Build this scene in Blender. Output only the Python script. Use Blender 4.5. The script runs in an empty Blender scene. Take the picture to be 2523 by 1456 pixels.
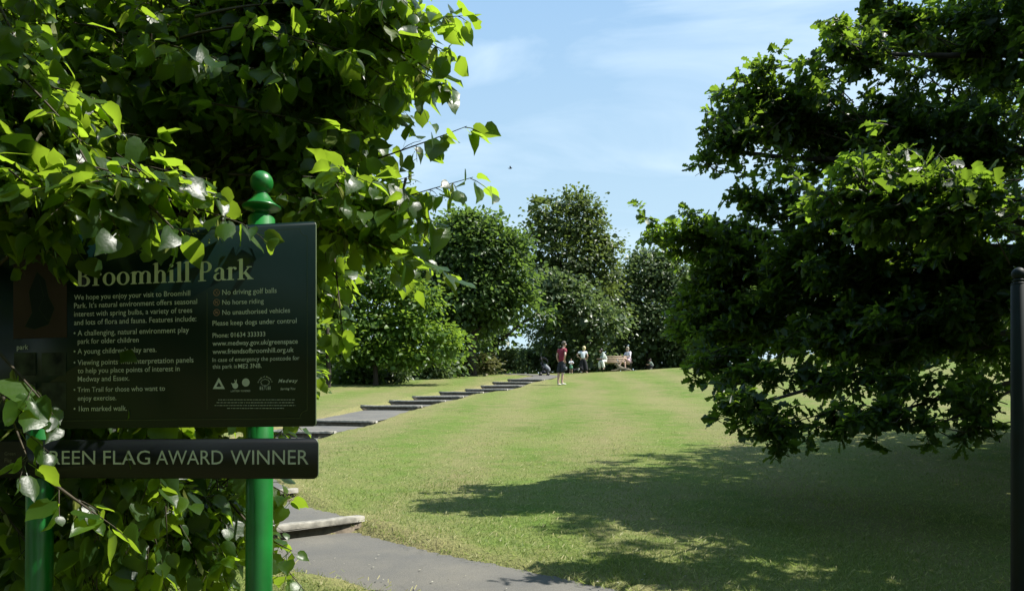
import bpy, math, random
import numpy as np
from mathutils import Vector, Matrix

random.seed(7)
RG = np.random.default_rng(7)
D2R = math.radians
scene = bpy.context.scene
COL = scene.collection

# ------------------------------------------------------------------ camera, sky, sun
F, CX, CY = 1980.0, 1261.5, 1150.0      # focal length and horizon in the photograph's own units
EYE = 1.6
cam_d = bpy.data.cameras.new('camera')
cam = bpy.data.objects.new('camera', cam_d)
COL.objects.link(cam)
cam.location = (0, 0, EYE)
cam.rotation_euler = (D2R(90), 0, 0)
cam_d.sensor_width = 36
cam_d.lens = 36 * F / 2523
cam_d.shift_y = (CY - 728) / 2523
cam_d.clip_start = 0.05
cam_d.clip_end = 3000
scene.camera = cam

SUN_EL, SUN_AZ = 54.0, 93.0             # azimuth clockwise from +Y
world = bpy.data.worlds.new('World')
scene.world = world
world.use_nodes = True
nt = world.node_tree
for n in list(nt.nodes): nt.nodes.remove(n)
wo = nt.nodes.new('ShaderNodeOutputWorld')
bg = nt.nodes.new('ShaderNodeBackground')
tc = nt.nodes.new('ShaderNodeTexCoord')
sky = nt.nodes.new('ShaderNodeTexSky')
sky.sky_type = 'NISHITA'
sky.sun_disc = False
sky.sun_elevation = D2R(SUN_EL)
sky.sun_rotation = D2R(SUN_AZ)
sky.air_density = 1.0
sky.dust_density = 1.4
sky.ozone_density = 1.4
mp = nt.nodes.new('ShaderNodeMapping')
mp.inputs['Rotation'].default_value = (0.1, D2R(-13), 0.35)
mp.inputs['Scale'].default_value = (1.5, 1.6, 6.0)
cn = nt.nodes.new('ShaderNodeTexNoise')
cn.inputs['Scale'].default_value = 1.5
cn.inputs['Detail'].default_value = 7
cn.inputs['Roughness'].default_value = 0.52
cn.inputs['Distortion'].default_value = 0.9
cr = nt.nodes.new('ShaderNodeValToRGB')
cr.color_ramp.elements[0].position = 0.50
cr.color_ramp.elements[0].color = (0.0, 0.0, 0.0, 1)
cr.color_ramp.elements[1].position = 0.74
cr.color_ramp.elements[1].color = (0.85, 0.85, 0.85, 1)
cm = nt.nodes.new('ShaderNodeMixRGB')
cm.inputs[2].default_value = (8.0, 10.0, 11.8, 1)
veil = nt.nodes.new('ShaderNodeMixRGB')          # thin high haze over the whole sky
veil.inputs[0].default_value = 0.66
sepz = nt.nodes.new('ShaderNodeSeparateXYZ')     # the veil pales towards the horizon
nt.links.new(tc.outputs['Generated'], sepz.inputs[0])
vr = nt.nodes.new('ShaderNodeValToRGB')
vr.color_ramp.elements[0].position = 0.08
vr.color_ramp.elements[0].color = (0.76, 0.98, 1.0, 1)
vr.color_ramp.elements[1].position = 0.55
vr.color_ramp.elements[1].color = (0.375, 0.645, 0.975, 1)
nt.links.new(sepz.outputs['Z'], vr.inputs['Fac'])
vsc = nt.nodes.new('ShaderNodeMixRGB'); vsc.blend_type = 'MULTIPLY'; vsc.inputs[0].default_value = 1
vsc.inputs[2].default_value = (12.6, 12.6, 12.6, 1)
nt.links.new(vr.outputs['Color'], vsc.inputs[1]); nt.links.new(vsc.outputs['Color'], veil.inputs[2])
nt.links.new(sky.outputs['Color'], veil.inputs[1])
nt.links.new(tc.outputs['Generated'], mp.inputs['Vector'])
nt.links.new(mp.outputs['Vector'], cn.inputs['Vector'])
nt.links.new(cn.outputs['Fac'], cr.inputs['Fac'])
nt.links.new(cr.outputs['Color'], cm.inputs[0])
nt.links.new(veil.outputs['Color'], cm.inputs[1])
nt.links.new(cm.outputs['Color'], bg.inputs['Color'])
bg.inputs['Strength'].default_value = 0.050
nt.links.new(bg.outputs['Background'], wo.inputs['Surface'])

sun_d = bpy.data.lights.new('sun', 'SUN')
sun_d.energy = 5.0
sun_d.angle = D2R(0.53)
sun_d.color = (1.0, 0.955, 0.88)
sun = bpy.data.objects.new('sun', sun_d)
COL.objects.link(sun)
_e, _a = D2R(SUN_EL), D2R(SUN_AZ)
to_sun = Vector((math.cos(_e) * math.sin(_a), math.cos(_e) * math.cos(_a), math.sin(_e)))
sun.rotation_euler = to_sun.to_track_quat('Z', 'Y').to_euler()
sun.location = to_sun * 60

vs = scene.view_settings
vs.view_transform = 'Standard'
vs.look = 'None'
vs.gamma = 1
vs.exposure = 1.0
scene.cycles.max_bounces = 5
scene.cycles.diffuse_bounces = 2
scene.cycles.glossy_bounces = 2
scene.cycles.transmission_bounces = 3
scene.cycles.transparent_max_bounces = 4
scene.cycles.caustics_reflective = False
scene.cycles.caustics_refractive = False

# ------------------------------------------------------------------ helpers
def P(px, py, Y):
    """point at distance Y seen at photo coordinate px, py"""
    return Vector(((px - CX) / F * Y, Y, EYE + (CY - py) / F * Y))

def H(x, y):
    """ground height"""
    x = np.asarray(x, float); y = np.asarray(y, float)
    base = 0.15 * np.minimum(y, 44)
    t = np.clip((y - 44) / 24, 0, 1)
    base = base + 0.15 * 24 * (t - t * t / 2)
    base = base - 0.03 * np.clip(y - 68, 0, None)
    yy = np.clip(y / 34, 0, 1); w = yy * yy * (3 - 2 * yy)
    lat = 0.0034 * np.clip(x, 0, 34) ** 2 * w
    rough = 0.015 * np.sin(x * 1.3 + 0.7 * y) * np.sin(y * 0.9 - 0.4 * x) + 0.03 * np.sin(x * .31 + 2) * np.sin(y * .37)
    return base + lat + rough * np.clip(y / 6, 0, 1)

def gp(px, py):
    """ground point seen at photo coordinate"""
    lo = 1.5
    Y = lo
    while Y < 90:
        p = P(px, py, Y)
        if p.z <= float(H(p.x, p.y)):
            a, b = Y - 0.05, Y
            for _ in range(20):
                m = (a + b) / 2; q = P(px, py, m)
                if q.z <= float(H(q.x, q.y)): b = m
                else: a = m
            return P(px, py, b)
        Y += 0.05
    return P(px, py, 60)

def on_ground(px, Y):
    x = (px - CX) / F * Y
    return Vector((x, Y, float(H(x, Y))))

def link(o, parent=None):
    COL.objects.link(o)
    if parent is not None: o.parent = parent
    return o

def origin_of(o):
    return o.location if o is not None else Vector((0, 0, 0))

def mesh_obj(name, V, faces, mat, parent=None, smooth=False, attr=None, origin=None, mats=None, midx=None):
    """V world coordinates; stored relative to the parent's location (or origin)"""
    V = np.asarray(V, dtype=np.float64).reshape(-1, 3)
    org = np.array(origin if origin is not None else (parent.get('_org', (0, 0, 0)) if parent is not None else (0, 0, 0)), float)
    me = bpy.data.meshes.new(name)
    if isinstance(faces, tuple):              # (loop array, sizes array)
        loops, sizes = faces
    else:
        loops = np.fromiter((i for f in faces for i in f), dtype=np.int32)
        sizes = np.fromiter((len(f) for f in faces), dtype=np.int32)
    me.vertices.add(len(V)); me.vertices.foreach_set('co', (V - org).astype(np.float32).ravel())
    me.loops.add(len(loops)); me.loops.foreach_set('vertex_index', loops.astype(np.int32))
    me.polygons.add(len(sizes))
    starts = np.concatenate([[0], np.cumsum(sizes)[:-1]]).astype(np.int32)
    me.polygons.foreach_set('loop_start', starts)
    me.polygons.foreach_set('loop_total', sizes.astype(np.int32))
    if attr is not None:
        a = me.attributes.new('var', 'FLOAT', 'POINT')
        a.data.foreach_set('value', np.asarray(attr, dtype=np.float32))
    me.update(calc_edges=True)
    me.validate()
    if smooth: me.polygons.foreach_set('use_smooth', np.ones(len(me.polygons), dtype=bool))
    for m in (mats or [mat]): me.materials.append(m)
    if midx is not None and len(midx) == len(me.polygons): me.polygons.foreach_set('material_index', np.asarray(midx, dtype=np.int32))
    o = bpy.data.objects.new(name, me)
    if origin is not None: o.location = origin
    return link(o, parent)

def tag(o, label=None, cat=None, group=None, kind=None):
    if label: o['label'] = label
    if cat: o['category'] = cat
    if group: o['group'] = group
    if kind: o['kind'] = kind
    return o

def thing(name, loc, label, cat, group=None):
    o = bpy.data.objects.new(name, None)
    o.empty_display_size = 0.2
    o.location = loc
    o['_org'] = [float(v) for v in loc]
    link(o)
    return tag(o, label, cat, group)

class MB:
    """collects world-space shapes for one mesh"""
    def __init__(s): s.v = []; s.f = []
    def add(s, V, Fc):
        b = len(s.v); s.v.extend([tuple(v) for v in V]); s.f.extend([tuple(i + b for i in f) for f in Fc])
    def box(s, c, size, rz=0, M=None):
        x, y, z = [k / 2 for k in size]
        pts = [Vector((i * x, j * y, k * z)) for i in (-1, 1) for j in (-1, 1) for k in (-1, 1)]
        R = M if M is not None else Matrix.Rotation(rz, 3, 'Z')
        pts = [R @ p + Vector(c) for p in pts]
        s.add(pts, [(0, 1, 3, 2), (4, 6, 7, 5), (0, 4, 5, 1), (2, 3, 7, 6), (0, 2, 6, 4), (1, 5, 7, 3)])
    def tube(s, pts, rad, n=8, caps=True):
        pts = [Vector(p) for p in pts]
        if not hasattr(rad, '__len__'): rad = [rad] * len(pts)
        b = len(s.v); up = Vector((0.123, 0.31, 0.94)).normalized()
        for i, p in enumerate(pts):
            d = (pts[min(i + 1, len(pts) - 1)] - pts[max(i - 1, 0)])
            if d.length < 1e-9: d = Vector((0, 0, 1))
            d.normalize()
            a = d.cross(up)
            if a.length < 0.05: a = d.cross(Vector((1, 0, 0)))
            a.normalize(); c = d.cross(a)
            for k in range(n):
                t = 2 * math.pi * k / n
                s.v.append(tuple(p + (a * math.cos(t) + c * math.sin(t)) * rad[i]))
        for i in range(len(pts) - 1):
            for k in range(n):
                k2 = (k + 1) % n
                s.f.append((b + i * n + k, b + i * n + k2, b + (i + 1) * n + k2, b + (i + 1) * n + k))
        if caps:
            s.f.append(tuple(b + k for k in reversed(range(n))))
            s.f.append(tuple(b + (len(pts) - 1) * n + k for k in range(n)))
    def lathe(s, axis, prof, n=24, lean=(0, 0)):
        """prof: (radius, z)"""
        b = len(s.v); z0 = prof[0][1]
        for r, z in prof:
            ox, oy = lean[0] * (z - z0), lean[1] * (z - z0)
            for k in range(n):
                t = 2 * math.pi * k / n
                s.v.append((axis[0] + ox + r * math.cos(t), axis[1] + oy + r * math.sin(t), z))
        for i in range(len(prof) - 1):
            for k in range(n):
                k2 = (k + 1) % n
                s.f.append((b + i * n + k, b + i * n + k2, b + (i + 1) * n + k2, b + (i + 1) * n + k))
        s.f.append(tuple(b + k for k in reversed(range(n))))
        s.f.append(tuple(b + (len(prof) - 1) * n + k for k in range(n)))
    def ball(s, c, r, n=10, m=7, sq=(1, 1, 1)):
        b = len(s.v)
        for i in range(1, m):
            ph = math.pi * i / m
            for k in range(n):
                t = 2 * math.pi * k / n
                s.v.append((c[0] + r * sq[0] * math.sin(ph) * math.cos(t), c[1] + r * sq[1] * math.sin(ph) * math.sin(t), c[2] + r * sq[2] * math.cos(ph)))
        top = len(s.v); s.v.append((c[0], c[1], c[2] + r * sq[2])); s.v.append((c[0], c[1], c[2] - r * sq[2]))
        for i in range(m - 2):
            for k in range(n):
                k2 = (k + 1) % n
                s.f.append((b + i * n + k, b + (i + 1) * n + k, b + (i + 1) * n + k2, b + i * n + k2))
        for k in range(n):
            k2 = (k + 1) % n
            s.f.append((top, b + k, b + k2)); s.f.append((top + 1, b + (m - 2) * n + k2, b + (m - 2) * n + k))
    def prism(s, pts, d):
        """polygon pts (3D) extruded by d"""
        n = len(pts); b = len(s.v); d = Vector(d)
        s.v.extend([tuple(Vector(p)) for p in pts]); s.v.extend([tuple(Vector(p) + d) for p in pts])
        s.f.append(tuple(b + i for i in range(n))); s.f.append(tuple(b + n + i for i in reversed(range(n))))
        for i in range(n):
            j = (i + 1) % n
            s.f.append((b + i, b + n + i, b + n + j, b + j))
    def build(s, name, mat, parent=None, smooth=False, **k):
        return mesh_obj(name, s.v, s.f, mat, parent, smooth, **k)

# ------------------------------------------------------------------ materials
AK = .56      # surfaces keep real-world reflectance; the exposure above does the rest
def newmat(name):
    m = bpy.data.materials.new(name); m.use_nodes = True
    t = m.node_tree
    for n in list(t.nodes): t.nodes.remove(n)
    return m, t, t.nodes.new('ShaderNodeOutputMaterial')

def simple(name, col, rough=0.6, metal=0.0, spec=0.5, noise=0.12, nscale=30.0, bump=0.0, coat=0.0):
    col = [c * AK for c in col]
    m, t, out = newmat(name)
    b = t.nodes.new('ShaderNodeBsdfPrincipled')
    b.inputs['Roughness'].default_value = rough
    b.inputs['Metallic'].default_value = metal
    b.inputs['Specular IOR Level'].default_value = spec
    b.inputs['Coat Weight'].default_value = coat
    b.inputs['Coat Roughness'].default_value = 0.08
    tx = t.nodes.new('ShaderNodeTexCoord')
    n = t.nodes.new('ShaderNodeTexNoise'); n.inputs['Scale'].default_value = nscale; n.inputs['Detail'].default_value = 5
    r = t.nodes.new('ShaderNodeValToRGB')
    r.color_ramp.elements[0].position = .3; r.color_ramp.elements[1].position = .7
    r.color_ramp.elements[0].color = (*[max(0, c * (1 - noise)) for c in col], 1)
    r.color_ramp.elements[1].color = (*[min(1, c * (1 + noise)) for c in col], 1)
    t.links.new(tx.outputs['Object'], n.inputs['Vector'])
    t.links.new(n.outputs['Fac'], r.inputs['Fac'])
    t.links.new(r.outputs['Color'], b.inputs['Base Color'])
    if bump:
        bp = t.nodes.new('ShaderNodeBump'); bp.inputs['Strength'].default_value = bump; bp.inputs['Distance'].default_value = 0.01
        t.links.new(n.outputs['Fac'], bp.inputs['Height']); t.links.new(bp.outputs['Normal'], b.inputs['Normal'])
    t.links.new(b.outputs['BSDF'], out.inputs['Surface'])
    return m

def leafmat(name, stops, trans, tfac=0.4, rough=0.38, spec=0.5, bump=0.0):
    """stops: colours over the per-leaf attribute; trans: colour of light passing through"""
    m, t, out = newmat(name)
    a = t.nodes.new('ShaderNodeAttribute'); a.attribute_name = 'var'
    r = t.nodes.new('ShaderNodeValToRGB')
    els = r.color_ramp.elements
    while len(els) < len(stops): els.new(0.5)
    for e, (p, c) in zip(els, stops): e.position = p; e.color = (*[q * AK for q in c], 1)
    trans = [q * .72 for q in trans]
    b = t.nodes.new('ShaderNodeBsdfPrincipled')
    b.inputs['Roughness'].default_value = rough
    b.inputs['Specular IOR Level'].default_value = spec
    t.links.new(a.outputs['Fac'], r.inputs['Fac'])
    t.links.new(r.outputs['Color'], b.inputs['Base Color'])
    tr = t.nodes.new('ShaderNodeBsdfTranslucent')
    mx = t.nodes.new('ShaderNodeMixRGB'); mx.blend_type = 'MULTIPLY'; mx.inputs[0].default_value = 1
    r2 = t.nodes.new('ShaderNodeMapRange'); r2.inputs['To Min'].default_value = .7; r2.inputs['To Max'].default_value = 1.25
    t.links.new(a.outputs['Fac'], r2.inputs['Value'])
    mx.inputs[1].default_value = (*trans, 1)
    t.links.new(r2.outputs['Result'], mx.inputs[2])
    t.links.new(mx.outputs['Color'], tr.inputs['Color'])
    ms = t.nodes.new('ShaderNodeMixShader'); ms.inputs['Fac'].default_value = tfac
    t.links.new(b.outputs['BSDF'], ms.inputs[1]); t.links.new(tr.outputs['BSDF'], ms.inputs[2])
    if bump:
        tx = t.nodes.new('ShaderNodeTexCoord')
        n = t.nodes.new('ShaderNodeTexNoise'); n.inputs['Scale'].default_value = 60; n.inputs['Detail'].default_value = 2
        bp = t.nodes.new('ShaderNodeBump'); bp.inputs['Strength'].default_value = bump; bp.inputs['Distance'].default_value = 0.006
        t.links.new(tx.outputs['Object'], n.inputs['Vector'])
        t.links.new(n.outputs['Fac'], bp.inputs['Height']); t.links.new(bp.outputs['Normal'], b.inputs['Normal'])
    t.links.new(ms.outputs['Shader'], out.inputs['Surface'])
    return m

M = {}
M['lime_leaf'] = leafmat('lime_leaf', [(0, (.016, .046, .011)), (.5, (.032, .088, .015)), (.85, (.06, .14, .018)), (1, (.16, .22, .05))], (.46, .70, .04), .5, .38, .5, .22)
M['bract'] = leafmat('bract', [(0, (.30, .36, .10)), (1, (.42, .46, .18))], (.6, .68, .18), .45, .5, .3)
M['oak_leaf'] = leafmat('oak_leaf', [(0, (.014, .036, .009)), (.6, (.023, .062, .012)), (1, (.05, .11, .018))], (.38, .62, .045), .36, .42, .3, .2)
M['broad_leaf'] = leafmat('broad_leaf', [(0, (.045, .092, .026)), (.6, (.080, .145, .036)), (1, (.15, .22, .06))], (.28, .46, .07), .34, .45, .35)
M['bright_leaf'] = leafmat('bright_leaf', [(0, (.07, .15, .024)), (.6, (.12, .23, .028)), (1, (.19, .30, .045))], (.40, .62, .06), .38, .45, .35)
M['grey_leaf'] = leafmat('grey_leaf', [(0, (.065, .11, .040)), (.6, (.12, .18, .066)), (1, (.23, .28, .13))], (.30, .44, .12), .3, .42, .45)
M['olive_leaf'] = leafmat('olive_leaf', [(0, (.065, .105, .032)), (.6, (.115, .165, .048)), (1, (.22, .24, .09))], (.32, .44, .08), .3, .45, .4)
M['shrub_leaf'] = leafmat('shrub_leaf', [(0, (.08, .13, .045)), (.6, (.14, .20, .07)), (1, (.24, .27, .12))], (.30, .42, .12), .3, .5, .3)
M['rust_leaf'] = leafmat('rust_leaf', [(0, (.09, .11, .035)), (.6, (.15, .15, .05)), (1, (.26, .18, .07))], (.30, .32, .10), .3, .5, .3)
M['grass_blade'] = leafmat('grass_blade', [(0, (.10, .19, .03)), (.45, (.19, .28, .06)), (.7, (.32, .36, .12)), (1, (.62, .55, .27))], (.42, .56, .12), .38, .55, .25)
M['bark'] = simple('bark', (.055, .042, .030), .9, nscale=14, noise=.4, bump=.6)
M['twig'] = simple('twig', (.07, .055, .030), .8, nscale=30, noise=.3)
M['green_paint'] = simple('green_paint', (.008, .22, .032), .38, noise=.30, nscale=9, coat=.2, bump=.08)
M['sign_face'] = simple('sign_face', (.004, .020, .019), .28, noise=.15, nscale=6, spec=.22)
M['award_face'] = simple('award_face', (.012, .015, .018), .30, noise=.15, nscale=6, spec=.22)
M['panel_edge'] = simple('panel_edge', (.18, .24, .13), .4)
M['white_print'] = simple('white_print', (.92, .96, .90), .6, noise=.08, spec=.2)
M['title_print'] = simple('title_print', (.98, 1.02, .88), .6, noise=.08, spec=.2)
M['gold_print'] = simple('gold_print', (.16, .19, .08), .6, spec=.2)
M['red_print'] = simple('red_print', (.42, .24, .18), .6, spec=.2)
M['map_brown'] = simple('map_brown', (.075, .042, .03), .5, noise=.2, nscale=8, spec=.2)
M['map_green'] = simple('map_green', (.006, .016, .007), .5, spec=.2)
M['map_line'] = simple('map_line', (.05, .07, .02), .5, spec=.2)
M['photo_dark'] = simple('photo_dark', (.05, .06, .04), .45, noise=.9, nscale=18, spec=.2)
M['brown_plate'] = simple('brown_plate', (.04, .034, .022), .4, noise=.2, spec=.2)
M['plate_text'] = simple('plate_text', (.2, .18, .13), .6, spec=.2)
M['dark_post'] = simple('dark_post', (.003, .012, .014), .6, noise=.4, nscale=14, coat=.0, spec=.25)
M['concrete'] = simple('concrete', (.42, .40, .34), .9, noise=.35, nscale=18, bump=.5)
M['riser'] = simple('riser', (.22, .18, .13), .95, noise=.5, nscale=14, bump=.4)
M['wood_slat'] = simple('wood_slat', (.62, .46, .30), .65, noise=.25, nscale=12)
M['black_metal'] = simple('black_metal', (.012, .012, .014), .45, spec=.5)
M['skin'] = simple('skin', (.78, .50, .38), .55, noise=.06)
M['maroon'] = simple('maroon', (.30, .02, .05), .85, noise=.15)
M['navy'] = simple('navy', (.022, .026, .042), .85, noise=.3)
M['shorts_pocket'] = simple('shorts_pocket', (.16, .18, .21), .85, noise=.3)
M['white_cloth'] = simple('white_cloth', (1.15, 1.2, 1.3), .85, noise=.06)
M['cream_cloth'] = simple('cream_cloth', (1.15, 1.15, .98), .85, noise=.06)
M['jacket_cloth'] = simple('jacket_cloth', (.78, .86, .78), .85, noise=.1)
M['lilac_cloth'] = simple('lilac_cloth', (1.15, 1.08, 1.22), .85, noise=.06)
M['pink_cloth'] = simple('pink_cloth', (1.0, .66, .72), .85, noise=.08)
M['black_cloth'] = simple('black_cloth', (.016, .016, .022), .9, noise=.5, nscale=22)
M['floral_cloth'] = simple('floral_cloth', (.05, .05, .065), .9, noise=.9, nscale=30)
M['green_cloth'] = simple('green_cloth', (.16, .44, .26), .85, noise=.2)
M['sage_cloth'] = simple('sage_cloth', (.30, .38, .32), .85, noise=.1)
M['hair_grey'] = simple('hair_grey', (.16, .13, .10), .6, noise=.3, nscale=60)
M['hair_blond'] = simple('hair_blond', (1.1, .92, .5), .5, noise=.2, nscale=60)
M['hair_ash'] = simple('hair_ash', (.75, .66, .5), .5, noise=.25, nscale=60)
M['hair_dark'] = simple('hair_dark', (.035, .018, .014), .45, noise=.3, nscale=60)
M['shoe_white'] = simple('shoe_white', (1.0, .98, .85), .6)
M['shoe_tan'] = simple('shoe_tan', (.36, .26, .20), .6)
M['shoe_dark'] = simple('shoe_dark', (.03, .03, .03), .6)
M['eye'] = simple('eye', (.02, .015, .012), .3)
M['fur_tan'] = simple('fur_tan', (.26, .22, .15), .9, noise=.35, nscale=20)
M['fur_black'] = simple('fur_black', (.02, .018, .016), .8, noise=.2)
M['fur_white'] = simple('fur_white', (.72, .68, .60), .85)
M['pram_grey'] = simple('pram_grey', (.36, .38, .42), .8, noise=.3)
M['pram_navy'] = simple('pram_navy', (.02, .025, .05), .8)
M['rubber'] = simple('rubber', (.02, .02, .02), .7)
M['alloy'] = simple('alloy', (.45, .47, .50), .35, metal=.8)
M['bird'] = simple('bird', (.03, .028, .026), .7)
M['paper'] = simple('paper', (.75, .74, .68), .8)
M['petal'] = simple('petal', (.62, .60, .46), .8)

def lawn_mat():
    m, t, out = newmat('lawn')
    N = t.nodes.new; L = t.links.new
    b = N('ShaderNodeBsdfPrincipled'); b.inputs['Roughness'].default_value = .95; b.inputs['Specular IOR Level'].default_value = .1
    g = N('ShaderNodeNewGeometry')
    def noise(sc, det, rough=.55, mapping=None):
        n = N('ShaderNodeTexNoise'); n.inputs['Scale'].default_value = sc; n.inputs['Detail'].default_value = det; n.inputs['Roughness'].default_value = rough
        if mapping:
            mpn = N('ShaderNodeMapping'); mpn.inputs['Scale'].default_value = mapping[0]; mpn.inputs['Rotation'].default_value = (0, 0, mapping[1])
            L(g.outputs['Position'], mpn.inputs['Vector']); L(mpn.outputs['Vector'], n.inputs['Vector'])
        else: L(g.outputs['Position'], n.inputs['Vector'])
        return n
    def ramp(src, stops):
        r = N('ShaderNodeValToRGB'); els = r.color_ramp.elements
        while len(els) < len(stops): els.new(.5)
        for e, (p, c) in zip(els, stops): e.position = p; e.color = (*c, 1)
        L(src, r.inputs['Fac']); return r
    def mix(fac, a, c, mode='MIX'):
        x = N('ShaderNodeMixRGB'); x.blend_type = mode
        if hasattr(fac, 'links'): L(fac, x.inputs[0])
        else: x.inputs[0].default_value = fac
        for k, s in ((1, a), (2, c)):
            if hasattr(s, 'links'): L(s, x.inputs[k])
            else: x.inputs[k].default_value = (*s, 1)
        return x.outputs[0]
    big = noise(.35, 4)
    mid = noise(2.3, 6, .65)
    fine = noise(38, 3, .7)
    base = ramp(big.outputs['Fac'], [(.36, (.130, .235, .034)), (.50, (.175, .272, .050)), (.64, (.255, .310, .088))])
    patches = ramp(mid.outputs['Fac'], [(.36, (0, 0, 0)), (.62, (.85, .85, .85))])
    c1 = mix(patches.outputs['Color'], base.outputs['Color'], (.320, .305, .125))
    thatch = ramp(noise(1.1, 8, .72).outputs['Fac'], [(.55, (0, 0, 0)), (.70, (.6, .6, .6))])
    c1 = mix(thatch.outputs['Color'], c1, (.300, .245, .125))
    tm = N('ShaderNodeAttribute'); tm.attribute_name = 'var'
    c1 = mix(tm.outputs['Fac'], c1, (.40, .33, .17))
    # mower stripes running up the hill, gently curved
    sep = N('ShaderNodeSeparateXYZ'); L(g.outputs['Position'], sep.inputs[0])
    def math_(op, a, c=None):
        x = N('ShaderNodeMath'); x.operation = op
        for k, s in ((0, a), (1, c)):
            if s is None: continue
            if hasattr(s, 'links'): L(s, x.inputs[k])
            else: x.inputs[k].default_value = s
        return x.outputs[0]
    yy = math_('MULTIPLY', math_('POWER', math_('MAXIMUM', sep.outputs['Y'], 0.0), 1.6), -.006)
    wob = math_('MULTIPLY', noise(.12, 2).outputs['Fac'], 3.0)
    ph = math_('MULTIPLY', math_('ADD', math_('ADD', sep.outputs['X'], yy), wob), 2.9)
    st = math_('MULTIPLY', math_('ADD', math_('SINE', ph), 1.0), .5)
    stf = math_('MULTIPLY', st, .38)
    c2 = mix(stf, c1, (.335, .305, .150))
    f = ramp(fine.outputs['Fac'], [(.3, (.60 * AK, .60 * AK, .60 * AK)), (.5, (AK, AK, AK)), (.72, (1.35 * AK, 1.30 * AK, 1.2 * AK))])
    c2 = mix(math_('MULTIPLY', math_('SUBTRACT', 1.0, st), .28), c2, (.150, .270, .045))
    c3 = mix(1.0, c2, f.outputs['Color'], 'MULTIPLY')
    L(c3, b.inputs['Base Color'])
    bp = N('ShaderNodeBump'); bp.inputs['Strength'].default_value = .8; bp.inputs['Distance'].default_value = .03
    L(fine.outputs['Fac'], bp.inputs['Height']); L(bp.outputs['Normal'], b.inputs['Normal'])
    L(b.outputs['BSDF'], out.inputs['Surface'])
    return m
M['lawn'] = lawn_mat()

def tarmac_mat():
    m, t, out = newmat('tarmac')
    N = t.nodes.new; L = t.links.new
    b = N('ShaderNodeBsdfPrincipled'); b.inputs['Roughness'].default_value = .9; b.inputs['Specular IOR Level'].default_value = .25
    g = N('ShaderNodeNewGeometry')
    n1 = N('ShaderNodeTexNoise'); n1.inputs['Scale'].default_value = 160; n1.inputs['Detail'].default_value = 3
    n2 = N('ShaderNodeTexNoise'); n2.inputs['Scale'].default_value = 2.0; n2.inputs['Detail'].default_value = 5
    L(g.outputs['Position'], n1.inputs['Vector']); L(g.outputs['Position'], n2.inputs['Vector'])
    r1 = N('ShaderNodeValToRGB'); r1.color_ramp.elements[0].position = .3; r1.color_ramp.elements[1].position = .75
    r1.color_ramp.elements[0].color = (.088, .087, .080, 1); r1.color_ramp.elements[1].color = (.168, .164, .146, 1)
    r2 = N('ShaderNodeValToRGB'); r2.color_ramp.elements[0].position = .35; r2.color_ramp.elements[1].position = .7
    r2.color_ramp.elements[0].color = (.82, .82, .84, 1); r2.color_ramp.elements[1].color = (1.1, 1.06, 1.0, 1)
    L(n1.outputs['Fac'], r1.inputs['Fac']); L(n2.outputs['Fac'], r2.inputs['Fac'])
    mx = N('ShaderNodeMixRGB'); mx.blend_type = 'MULTIPLY'; mx.inputs[0].default_value = 1
    L(r1.outputs['Color'], mx.inputs[1]); L(r2.outputs['Color'], mx.inputs[2]); L(mx.outputs[0], b.inputs['Base Color'])
    vo = N('ShaderNodeTexVoronoi'); vo.feature = 'DISTANCE_TO_EDGE'; vo.inputs['Scale'].default_value = 1.1
    nd_ = N('ShaderNodeTexNoise'); nd_.inputs['Scale'].default_value = 3.0; nd_.inputs['Detail'].default_value = 6
    L(g.outputs['Position'], nd_.inputs['Vector'])
    wv = N('ShaderNodeMixRGB'); wv.inputs[0].default_value = .35; L(g.outputs['Position'], wv.inputs[1]); L(nd_.outputs['Color'], wv.inputs[2]); L(wv.outputs[0], vo.inputs['Vector'])
    rc = N('ShaderNodeValToRGB'); rc.color_ramp.elements[0].position = .002; rc.color_ramp.elements[0].color = (.45, .43, .40, 1); rc.color_ramp.elements[1].position = .012; rc.color_ramp.elements[1].color = (1, 1, 1, 1)
    L(vo.outputs['Distance'], rc.inputs['Fac'])
    m3 = N('ShaderNodeMixRGB'); m3.blend_type = 'MULTIPLY'; m3.inputs[0].default_value = .12; L(mx.outputs[0], m3.inputs[1]); L(rc.outputs['Color'], m3.inputs[2]); L(m3.outputs[0], b.inputs['Base Color'])
    bp = N('ShaderNodeBump'); bp.inputs['Strength'].default_value = .5; bp.inputs['Distance'].default_value = .004
    L(n1.outputs['Fac'], bp.inputs['Height']); L(bp.outputs['Normal'], b.inputs['Normal'])
    L(b.outputs['BSDF'], out.inputs['Surface'])
    return m
M['tarmac'] = tarmac_mat()

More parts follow.
